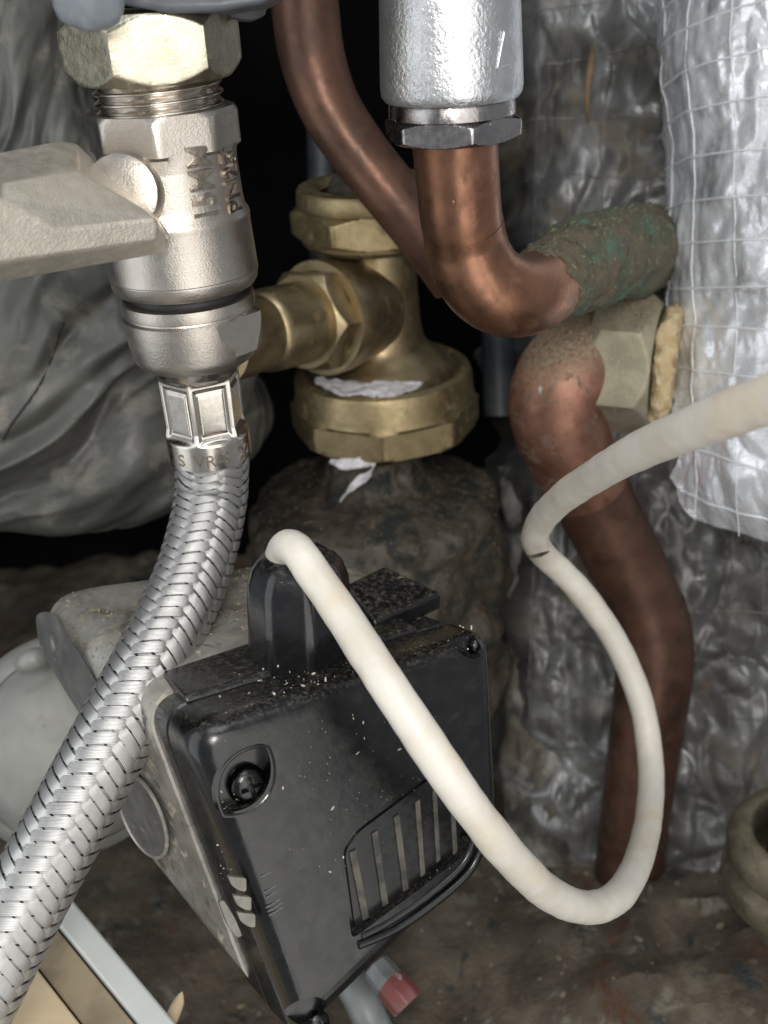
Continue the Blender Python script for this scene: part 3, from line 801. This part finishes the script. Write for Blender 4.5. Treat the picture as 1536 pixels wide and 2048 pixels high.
# side port towards the ball valve
BS = 290/236
pa = P(745, 612, 290); pb = P(505, 668, 290 - 28*BS); pd = (pb-pa).normalized(); pl = (pb-pa).length
pM = frame(pa, pd, up)
def port(name, prof, mt, n=96, rf=None, sharp=35):
    g = revolve([(a*BS, b*BS) for a, b in prof], n, rf); return mk(name, ([pM @ Vector(v) for v in g[0]], g[1]), mt, tb, world=True, sharp=sharp)
port('port_collar', [(2, 10.2), (8, 11.2), (13.5, 12.0), (17.5, 12.1), (18.3, 11.8), (18.4, 9.8), (17.2, 9.4), (17.2, 4)], brass)
gn = nutprof(16.5*BS, 23.5*BS, 11.1*BS, n=6, a0=R_(20))
mk('port_nut', ([pM @ Vector(v) for v in gn[0]], gn[1]), brass, tb, world=True, sharp=25)
port('port_tube', [(20, 8.3), (24, 8.3), (34, 8.2), (35.5, 7.9), (36, 7.4), (40, 7.4), (41, 7.9), (47, 8.0), (47.5, 5)], brass)
# scrap of seal tape hanging under the nut
def scrap(u, v):
    c = cr([list(P(660, 922, 288)), list(P(700, 928, 286)), list(P(748, 920, 286)), list(P(738, 950, 285)), list(P(706, 970, 286)), list(P(680, 1004, 288))], 12)
    i = min(len(c)-1, int(u*(len(c)-1))); p = Vector(c[i])
    wdt = 4.6*math.sin(math.pi*min(1, u*.96+.04))**.6*(1 + .5*nz((u*8, 0, 0), 1, 3, 44))
    return p + (up*.8 + rt*.3)*wdt*(v-.5) + fw*1.2*nz((u*6, v*2, 1), 1.3, 3, 43)
so_ = mk('tape_scrap', grid(scrap, 60, 8), ptfe, None, M=Matrix.Translation(P(700, 950, 287)), world=True, sharp=70)
q = so_.modifiers.new('thick', 'SOLIDIFY'); q.thickness = .0002
tag(so_, 'torn scrap of white seal tape hanging below the brass union nut', 'tape')

# ------------------------------------------------------------------ corroded iron under the brass valve
axf = Ax(P(752, 1000, 318))
def flr(t, s, r):
    q = axf.M @ Vector((r*math.sin(t), -r*math.cos(t), s))
    return r*(1 + .16*nz(q, .03, 4, 70)) + 1.3*nz(q, .14, 5, 71) + crumple(q, .08)*2.4
ci = mk('iron_flange', revolve(cr([list(v) for v in axf.prof([(890, 95), (925, 102), (950, 118), (966, 160), (980, 215), (1000, 240), (1060, 248), (1140, 252), (1230, 255), (1330, 250)])], 8), 200, flr), rust, None, M=axf.M, sharp=70)
tag(ci, 'dark rust crusted iron flange below the brass union nut', 'flange')

# ------------------------------------------------------------------ circulation pump
n_ = (rt*.46 - up*.05 - fw*.886).normalized()
pTL = P(375, 1470, 165)
def onp(x, y, off=0.0):
    d = P(x, y, 1) - CAM
    t = (pTL + n_*off - CAM).dot(n_)/d.dot(n_); return CAM + d*t
U = (onp(985, 1275) - pTL).normalized(); U = (U - n_*U.dot(n_)).normalized(); Vv = n_.cross(U)
def uv(x, y, off=0):
    q = onp(x, y, off) - pTL; return Vector((q.dot(U), q.dot(Vv)))
def w3(p, off): return pTL + U*p[0] + Vv*p[1] + n_*off
tpu = thing('circulation_pump', Matrix.Translation(P(480, 2060, 200)), 'grey circulation pump with a dusty black terminal cover and black cable gland', 'pump')
poly = [uv(366, 1462), uv(992, 1262), uv(1014, 1694), uv(602, 2098)]
RAD = [6.5, 4, 5, 2.5]
def ring(ins, off, extra=0):
    pp = inset(poly, ins); return [w3(q, off) for q in roundpoly(pp, [max(1.5, r-ins*.5) for r in RAD], 9)]
rings = [ring(4.6, 0), ring(4.2, -.05)]
for i in range(1, 9):
    a = i/8*math.pi/2; rings.append(ring(4.2*(1-math.sin(a)), -.05 - 5.0*(1-math.cos(a))))
rings += [ring(-.25, -11), ring(-.3, -12.4), ring(.2, -12.7), ring(1.4, -12.8)]
cov = mk('terminal_cover', loft(rings), blackpl, tpu, world=True, sharp=38)
def plate(pix, off0, off1):
    return prism([onp(x, y, off0) for x, y in pix], n_*(off1-off0))
def rpix(pix, r, k=6): return [tuple(v) for v in roundpoly(pix, r, k)]
# recesses: screw pockets and the ventilation grille
def lens_pts(cx, cy, a, b, ang, n=40, pw=.8):
    out = []
    for i in range(n):
        t = 2*math.pi*i/n; c = math.cos(t); x, y = c*a, math.copysign(b*(1-c*c)**pw, math.sin(t))
        out.append((cx + x*math.cos(ang) - y*math.sin(ang), cy + x*math.sin(ang) + y*math.cos(ang)))
    return out
ANG = math.atan2(-115, 72)
pock = lens_pts(492, 1562, 82, 52, ANG)
cut(cov, plate(pock, 1.5, -3.4))
grp = rpix([(684, 1704), (716, 1660), (868, 1546), (962, 1560), (958, 1684), (930, 1722), (712, 1886)], 14)
cut(cov, plate(grp, 1.5, -2.6))
pock2 = lens_pts(955, 1290, 36, 26, R_(60), 40, .6)
cut(cov, plate(pock2, 2.5, -3.6))
pock3 = lens_pts(632, 2040, 40, 30, R_(-35), 40, .6)
cut(cov, plate(pock3, 2.5, -3.2))
cov.data.materials.clear(); cov.data.materials.append(blackpl)
for p in cov.data.polygons: p.material_index = 0
# linings of the recesses
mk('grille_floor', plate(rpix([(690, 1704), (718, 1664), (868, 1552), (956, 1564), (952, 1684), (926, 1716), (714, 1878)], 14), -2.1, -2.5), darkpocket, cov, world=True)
def ridge_line(pix, off, r, name, mt):
    pts = [(Vector(q[:3]), r) for q in cr([list(onp(x, y, off)) for x, y in pix], 8)]
    return mk(name, tube(pts, 12), mt, cov, world=True)
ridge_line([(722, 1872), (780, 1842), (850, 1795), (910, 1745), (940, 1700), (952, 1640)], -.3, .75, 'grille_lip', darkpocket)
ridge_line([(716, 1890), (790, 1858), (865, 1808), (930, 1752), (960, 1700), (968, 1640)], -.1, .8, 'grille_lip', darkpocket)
for (xa, ya, xb, yb, wd) in ((706, 1706, 733, 1840, 14), (750, 1668, 772, 1812, 13), (794, 1636, 813, 1782, 12), (836, 1606, 847, 1752, 10), (870, 1584, 878, 1724, 9), (904, 1576, 912, 1708, 9)):
    mk('grille_slat', plate([(xa-wd/2, ya), (xa+wd/2, ya-8), (xb+wd/2, yb-4), (xb-wd/2, yb+4)], -1.7, -2.3), slatm, cov, world=True, bevel=.2)
# screws with cross slots
def screw(x, y, off, r, dish):
    M = frame(onp(x, y, off), n_, up)
    prf = [(0, r), (dish*.35, r*.99), (dish*.7, r*.86), (dish*.92, r*.6), (dish, r*.3), (dish, .01)]
    g = revolve(prf, 48)
    o = mk('screw', ([M @ Vector(v) for v in g[0]], g[1]), screwm, cov, world=True, sharp=50)
    for a in (R_(20), R_(110)):
        X = M.to_3x3() @ Vector((math.cos(a), math.sin(a), 0)); Y = M.to_3x3() @ Vector((-math.sin(a), math.cos(a), 0))
        cut(o, box((M.translation, X, Y, n_), -r*.55, r*.55, -r*.13, r*.13, dish*.45, dish*2))
    return o
screw(492, 1566, -3.2, 3.25, 2.6); screw(952, 1292, -3.4, 1.7, 1.4); screw(634, 2046, -3.0, 2.2, 1.5)
mk('pocket_rim', tube([(onp(x, y, -.15), .28) for x, y in pock + pock[:1]], 8, cap=False), blackgl, cov, world=True)
# status windows and the lens in the side bevel
def lensbit(pix, off, name='status_window', mt=smokey, th=.9):
    return mk(name, plate(rpix(pix, 6, 4), off, off-th), mt, cov, world=True, bevel=.15)
for (x, y) in ((474, 1768), (484, 1806), (492, 1840)):
    lensbit([(x-18, y-16), (x+2, y-13), (x+19, y-12), (x+19, y+16), (x+6, y+14), (x-10, y+4)], -.62 + (x-474)*.02)
def bevel_pt(x, y, off): return onp(x, y, off)
lp = [(438, 1806), (448, 1800), (470, 1836), (485, 1872), (474, 1876), (456, 1852)]
mk('lens', prism([bevel_pt(x, y, -2.3 + (x-438)*.012) for x, y in rpix(lp, 8, 4)], -n_*1.2), smokey, cov, world=True, bevel=.2)
for (xa, ya, xb, yb) in ((521, 1754, 540, 1745), (528, 1786, 552, 1771), (532, 1796, 556, 1781), (532, 1816, 560, 1798), (535, 1824, 564, 1806), (537, 1832, 567, 1814)):
    mk('printed_mark', plate([(xa, ya-1), (xb, yb-1), (xb, yb+1), (xa, ya+1)], .06, .02), printw, cov, world=True)
# glossy collar behind the seam, then the side housing
rings = [ring(1.5, -12.4), ring(1.4, -13.3), ring(.5, -13.5), ring(-.2, -14.2), ring(-.4, -23), ring(.5, -24)]
mk('rear_collar', loft(rings), blackgl, tpu, world=True, sharp=38)
def rp(pixd, r):
    """a ring through pixels with depths (rounded corners)"""
    q = [P(*v) for v in pixd]; n = len(q); out = []
    for i in range(n):
        a, b, c = q[i-1], q[i], q[(i+1) % n]
        u, v = (a-b).normalized(), (c-b).normalized(); d = min(r, (a-b).length*.4, (c-b).length*.4)
        p_, q_ = b + u*d, b + v*d
        for j in range(10):
            t = j/9; out.append(p_*(1-t)**2 + b*2*t*(1-t) + q_*t*t)
    return out
A0 = [w3(q, -21) for q in inset(poly, -.9)]
def back3(f, exp=0.0):
    B = [P(62, 1190, 214), P(712, 1108, 244), P(890, 1600, 244), P(284, 1724, 214)]
    return [A0[i].lerp(B[i], f) for i in range(4)]
def ring4(f, r):
    q = back3(f); out = []
    for i in range(4):
        a, b, c = q[i-1], q[i], q[(i+1) % 4]
        u, v = (a-b).normalized(), (c-b).normalized()
        p_, q_ = b + u*r, b + v*r
        for j in range(10):
            t = j/9; out.append(p_*(1-t)**2 + b*2*t*(1-t) + q_*t*t)
    return out
mk('side_housing', loft([ring4(0, 8), ring4(.02, 8), ring4(.32, 8), ring4(.34, 8.4)]), alu2, tpu, world=True, sharp=35)
mho = mk('motor_housing', loft([ring4(.335, 8.8), ring4(.36, 8), ring4(.60, 9), ring4(.86, 9), ring4(.95, 9.5), ring4(.99, 11.5), ring4(1.0, 14)]), alu, tpu, world=True, sharp=40)
# dark label slot and oval badge on the left side of the housing
def side_pt(x, y, off):
    # the left face of the housing: plane through three of its corners
    a, b, c = back3(1)[0], back3(1)[3], back3(0)[0]
    nn = (b-a).cross(c-a).normalized()
    if nn.dot(CAM-a) < 0: nn = -nn
    d = P(x, y, 1) - CAM; t = (a + nn*off - CAM).dot(nn)/d.dot(nn); return CAM + d*t
def side_plate(pix, off, th, name, mt, bevel=.3):
    f = [side_pt(x, y, off) for x, y in pix]; bk_ = [side_pt(x, y, off-th) for x, y in pix]; n = len(f)
    return mk(name, (f + bk_, [tuple(range(n)), tuple(range(2*n-1, n-1, -1))] + [(i, (i+1) % n, n+(i+1) % n, n+i) for i in range(n)]), mt, tpu, world=True, bevel=bevel)
side_plate(rpix([(70, 1226), (106, 1222), (190, 1360), (262, 1470), (236, 1532), (146, 1408), (78, 1294)], 26), .25, 1.6, 'label_slot', labelm)
bo_ = [(side_pt(x, y, .1)) for x, y in lens_pts(284, 1630, 92, 36, R_(66), 40, .5)]
bdg = mk('badge', prism(bo_, (side_pt(300, 1600, 0) - side_pt(300, 1600, 1)).normalized()*1.0), labelm, tpu, world=True, bevel=.2)
mk('badge_rim', tube([(p, .38) for p in bo_ + bo_[:1]], 8, cap=False), alu2, bdg, world=True)
# volute disc behind the housing
vb = -n_
va = P(150, 1490, 256)
vM = frame(va, (n_ + up*.10 - rt*.12).normalized(), up)
g = revolve([(q, r*.84) for q, r in ((-14, 24), (-13, 29.5), (-9, 31.5), (-4, 32), (0, 31), (2.5, 28.5), (3.0, 27.6), (2.4, 27.0), (3.4, 26.2), (7, 24), (9.5, 20), (10, 5))], 120)
vol = mk('volute', ([vM @ Vector(v) for v in g[0]], g[1]), volutem, tpu, world=True)
mk('volute_lug', tube(path([(40, 1332, 240, 1.5), (58, 1322, 238, 2.4), (76, 1318, 239, 2.6), (96, 1318, 244, 2.0)], 8), 18), volutem, vol, world=True)
# cable gland block
gb_ = P(604, 1322, 194); gt = P(594, 1102, 186)
gax = Ax(gb_, (gt-gb_).normalized())
H = (gt-gb_).length
gg = [(-7, 9.3), (0, 9.3), (H*.25, 9.15), (H*.6, 8.95), (H*.76, 8.7), (H*.88, 7.8), (H*.95, 6.6), (H*.98, 5.5), (H*.97, 4.1), (H*.80, 4.0), (H*.78, .05)]
def gr(t, s, r):
    if r < 4.6: return r
    q = ngon_r(t, 8, R_(10), r*1.06); return min(q, r*1.025)
g = revolve(gg, 128, gr)
mk('cable_gland', ([gax.M @ Vector(v) for v in g[0]], g[1]), blackgl, tpu, world=True, sharp=30)
tl_, tr2 = inset(poly, -.2)[0], inset(poly, -.2)[1]
ed_ = (tr2 - tl_).normalized(); pn = Vector((-ed_.y, ed_.x)); pn = pn if pn.dot(inset(poly, 5)[0]-tl_) < 0 else -pn
q0, q1 = tl_ + ed_*5, tl_ + ed_*50
base_ring = lambda o_, g_: [w3(q0 + pn*g_, o_), w3(q1 + pn*g_, o_), w3(q1 - pn*6, o_), w3(q0 - pn*6, o_)]
mk('gland_base', loft([base_ring(-13.6, .2), base_ring(-14.2, 1.2), base_ring(-24, 2.6), base_ring(-34, 3.0), base_ring(-37, 1.5)]), blackgl, tpu, world=True, bevel=1.2, seg=4)
# conduit plate on the top of the collar
mk('conduit_plate', prism([P(690, 1168, 206), P(768, 1130, 214), P(884, 1184, 208), P(748, 1246, 200)], -up*3.5 + fw*1.5), blackgl, tpu, world=True, bevel=.8)

# ------------------------------------------------------------------ white cable
Rc = 3.0
cpix = [(566, 1200, 202), (562, 1150, 194), (564, 1112, 187), (576, 1094, 181), (598, 1106, 177.5), (632, 1154, 175.5), (694, 1244, 171), (782, 1380, 164), (881, 1528, 162), (958, 1636, 166), (1036, 1730, 175), (1106, 1792, 186), (1180, 1815, 197), (1240, 1788, 208), (1280, 1712, 225), (1299, 1620, 242), (1301, 1525, 254),
        (1284, 1412, 258), (1243, 1306, 256), (1192, 1224, 251), (1136, 1155, 246), (1090, 1112, 240), (1070, 1078, 231), (1086, 1036, 221), (1128, 994, 207), (1190, 952, 190), (1278, 902, 166), (1400, 850, 142), (1540, 798, 122), (1720, 735, 104)]
tc_ = thing('cable', P(1180, 1858, 197), 'thick white flex cable looping from the black gland to the right edge', 'cable')
def cabr(a, L, r, p, d):
    return r*(1 + .03*nz(p, .09, 3, 50)) + .10*nz(p + d*r, .25, 4, 51)
shth = mk('sheath', tube(path([(a, b, c, Rc) for a, b, c in cpix], 14), 36, cabr), white, tc_, world=True, sharp=80)
mk('sheath_crack', tube(path([(1052, 1112, 226.5, .15), (1066, 1113, 225.6, .38), (1082, 1109, 226, .42), (1098, 1103, 228, .15)], 6), 8), rust, shth, world=True)

# ------------------------------------------------------------------ old brass ring nut at the right edge
an = Ax(P(1602, 1690, 262), (P(1500, 1600, 235) - P(1602, 1690, 262)).normalized())
oM = frame(P(1612, 1712, 262), (up*.80 - fw*.42 - rt*.10).normalized(), -fw)
g = revolve(cr([list(v) for v in [(-13, 15), (-12, 18.2), (-8, 19.6), (-4, 19.4), (-1.6, 17.6), (-.8, 17.4), (1, 18.6), (5, 18.6), (8, 16.8), (9, 14.6), (8.2, 12.8), (4, 12.2), (-6, 12.0), (-6, 2)]], 4), 120)
on = thing('ring_nut', oM, 'dusty old brass ring nut at the lower right edge', 'nut')
mk('ring', g, oldbrass, on)
mk('stub', revolve([(-6, 9.2), (4, 9.2), (10, 9.0), (11, 8), (26, 8), (27, 3)], 64), oldbrass, on)

# ------------------------------------------------------------------ bits below the pump
rd = thing('red_fitting', P(800, 2010, 232), 'small red and grey plastic fitting below the black pump cover', 'fitting')
mk('body', tube(path([(752, 1934, 250, 3.6), (772, 1958, 248, 3.8), (786, 1974, 246, 3.8)], 8), 8), greycap, rd, world=True, bevel=.4, sharp=30)
mk('cap', tube(path([(780, 1966, 247, 4.0), (800, 1990, 245, 4.2), (816, 2010, 244, 4.0)], 4), 8), redpl, rd, world=True, bevel=.6, sharp=30)
wp2 = mk('pipe_end', tube(path([(694, 1948, 262, 4.2), (722, 2000, 258, 4.2), (760, 2080, 254, 4.2)], 8), 28), greycap, None, M=Matrix.Translation(P(730, 2048, 245)), world=True)
tag(wp2, 'pale grey stained pipe end beside the red fitting', 'pipe')
# board and painted steel trim, bottom left
e1, e2 = P(112, 1800, 214), P(352, 2090, 196)
dirv = (e2-e1).normalized(); nb = (up*.75 - fw*.62 - rt*.1); nb = (nb - dirv*nb.dot(dirv)).normalized(); sd_ = dirv.cross(nb)
if sd_.dot(rt) < 0: sd_ = -sd_
trm = mk('steel_trim', box((e1 - dirv*14, dirv, sd_, nb), 0, 90, -2.6, 2.4, -9, 0), paintst, None, M=Matrix.Translation(e1), world=True, bevel=.7, seg=3)
tag(trm, 'pale grey painted steel strip along the board at bottom left', 'trim')
bd_ = thing('pine_board', e1, 'pale beige board under the hose in the bottom left corner', 'board')
mk('edge_strip', box((e1 - dirv*14, dirv, sd_, nb), 0, 90, -9.8, -2.9, -10, -2.2), board_e, bd_, world=True, bevel=.4)
mk('panel', box((e1 - dirv*14, dirv, sd_, nb), 0, 90, -70, -10.1, -10, -1.2), beige, bd_, world=True, bevel=.4)
chip = mk('wood_chip', blob(P(350, 2022, 212), 1.3, 4.4, 1.0, (rt, (up+rt*.35).normalized(), fw), .4, .3, 3, 5), beige, None, M=Matrix.Translation(P(350, 2022, 212)), world=True)
tag(chip, 'small pale wood chip lying in the dirt beside the steel strip', 'wood chip')

# ------------------------------------------------------------------ crumbs on the pump
def crumb(p, sz, sd):
    bm = bmesh.new(); bmesh.ops.create_icosphere(bm, subdivisions=1, radius=1)
    r = random.Random(sd); a, b, c = (r.uniform(.5, 1.8), r.uniform(.35, .8), r.uniform(.3, .6)); an_ = r.uniform(0, 6.28)
    V = []
    for v in bm.verts:
        x, y = v.co.x*a*sz, v.co.y*b*sz
        V.append(p + U*(x*math.cos(an_) - y*math.sin(an_)) + Vv*(x*math.sin(an_) + y*math.cos(an_)) + n_*v.co.z*c*sz*r.uniform(.8, 1.1))
    Fc = [tuple(v.index for v in f.verts) for f in bm.faces]; bm.free(); return V, Fc
geos = []
for i in range(300):
    q = rng.random()
    if q < .45:   # along the top edge of the cover
        f = rng.random(); x = 430 + 520*f; y = 1440 - 170*f + rng.gauss(0, 16)
    elif q < .60: x, y = rng.gauss(455, 14), rng.uniform(1580, 1760)
    elif q < .72: x, y = rng.gauss(590, 60), rng.gauss(1355, 16)
    else: x, y = rng.uniform(560, 900), rng.uniform(1420, 1760)
    # lie on the bevelled face: approximate drop with distance from the edge
    e = inset(poly, 0); q2 = uv(x, y); best = 99
    for k in range(4):
        a, b = e[k], e[(k+1) % 4]; t = (b-a).normalized(); best = min(best, abs((q2-a).x*t.y - (q2-a).y*t.x))
    drop = 0 if best > 5.2 else 5.6*(1 - math.sqrt(max(0, 1-((5.2-best)/5.2)**2)))
    geos.append(crumb(onp(x, y, -drop + .05), rng.choice((.06, .07, .08, .1, .1, .13, .16, .3)), i))
cb = mk('sawdust', join(*geos), crumbm)
cb['kind'] = 'stuff'; tag(cb, 'pale crumbs and dust scattered over the black pump cover', 'dust')

geos = []
for i in range(900):
    x, y = rng.uniform(-60, 130), rng.uniform(120, 330)
    h = floor_fn((x+260)/560, (y-40)/420)
    r_ = random.Random(i); z_ = rng.choice((.25, .3, .4, .5, .8, 1.3)); a_ = r_.uniform(0, 6.3)
    bm = bmesh.new(); bmesh.ops.create_icosphere(bm, subdivisions=1, radius=1); sx_, sy_, sz_ = r_.uniform(.6, 1.5), r_.uniform(.5, 1), r_.uniform(.35, .8)
    geos.append(([h + Vector((v.co.x*sx_*z_*math.cos(a_) - v.co.y*sy_*z_*math.sin(a_), v.co.x*sx_*z_*math.sin(a_) + v.co.y*sy_*z_*math.cos(a_), v.co.z*sz_*z_*r_.uniform(.7, 1.1))) for v in bm.verts],
                 [tuple(v.index for v in f.verts) for f in bm.faces])); bm.free()
gt_ = mk('grit', join(*geos), mat('grit', (.20, .17, .12), (.075, .06, .045), 0, (.7, .95), .15), sharp=20)
gt_['kind'] = 'stuff'; tag(gt_, 'loose grit and crumbs lying on the dirty brown floor', 'grit')

# ------------------------------------------------------------------ settled crumbs on the dirtiest pieces (uncountable)
def scatter(o, n, sizes, mt, name, zmin, seed, lift=.3):
    M = rootof(o.parent) if o.parent else MATS.get(o)
    if M is None: M = Matrix(o.matrix_world); M.translation = M.translation/S
    me = o.data; R3 = M.to_3x3(); r = random.Random(seed); pick = []
    for p in me.polygons:
        nn = (R3 @ p.normal).normalized(); c = M @ (p.center/S)
        if nn.z > zmin and nn.dot(CAM-c) > 0:
            pick.append((c, nn, p.area*(nn.z-zmin+.1), math.sqrt(p.area)/S))
    tot = sum(q[2] for q in pick); geos = []
    ws = []; acc = 0
    for q in pick: acc += q[2]; ws.append(acc)
    for i in range(n):
        c, nn, _, ln = pick[min(len(pick)-1, bisect.bisect(ws, r.random()*tot))]
        t = nn.orthogonal().normalized(); b = nn.cross(t); a_ = r.uniform(0, 6.28); t, b = t*math.cos(a_)+b*math.sin(a_), b*math.cos(a_)-t*math.sin(a_)
        z = r.choice(sizes); p = c + t*r.uniform(-.5, .5)*ln + b*r.uniform(-.5, .5)*ln
        l_, w_, h_ = r.uniform(.6, 1.7)*z, r.uniform(.5, .9)*z, r.uniform(.4, .9)*z
        V = [p + t*l_, p + b*w_, p - t*l_*r.uniform(.6, 1), p - b*w_, p + nn*h_ + t*r.uniform(-.3, .3)*z, p - nn*h_*.3]
        geos.append((V, [(0, 1, 4), (1, 2, 4), (2, 3, 4), (3, 0, 4), (1, 0, 5), (2, 1, 5), (3, 2, 5), (0, 3, 5)]))
    x = mk(name, join(*geos), mt, o.parent if o.parent else None, world=bool(o.parent), sharp=20)
    x['kind'] = 'stuff'; return x
dustm = mat('settled_dust', (.30, .255, .175), (.15, .125, .085), 0, (.6, .95), .25)
dustg = mat('green_flakes', (.13, .125, .07), (.07, .10, .06), 0, (.8, .95), .2)
scatter(vcr, 900, (.15, .2, .3, .4, .6), dustg, 'corrosion_flakes', -.3, 1)
scatter(elb, 500, (.1, .12, .16, .22), dustm, 'settled_dust', .25, 2)
scatter(nutp, 260, (.1, .12, .16, .2), dustm, 'settled_dust', .0, 3)
scatter(mho, 700, (.1, .14, .2, .3, .45), dustm, 'settled_dust', .45, 4)
dustd = mat('dark_dirt', (.11, .09, .06), (.05, .04, .028), 0, (.7, .95), .2)
x = scatter(ci, 1500, (.12, .16, .22, .35, .6), dustd, 'flange_dirt', -.2, 5)
tag(x, 'crumbly dirt settled on the dark rusty iron flange', 'dirt')
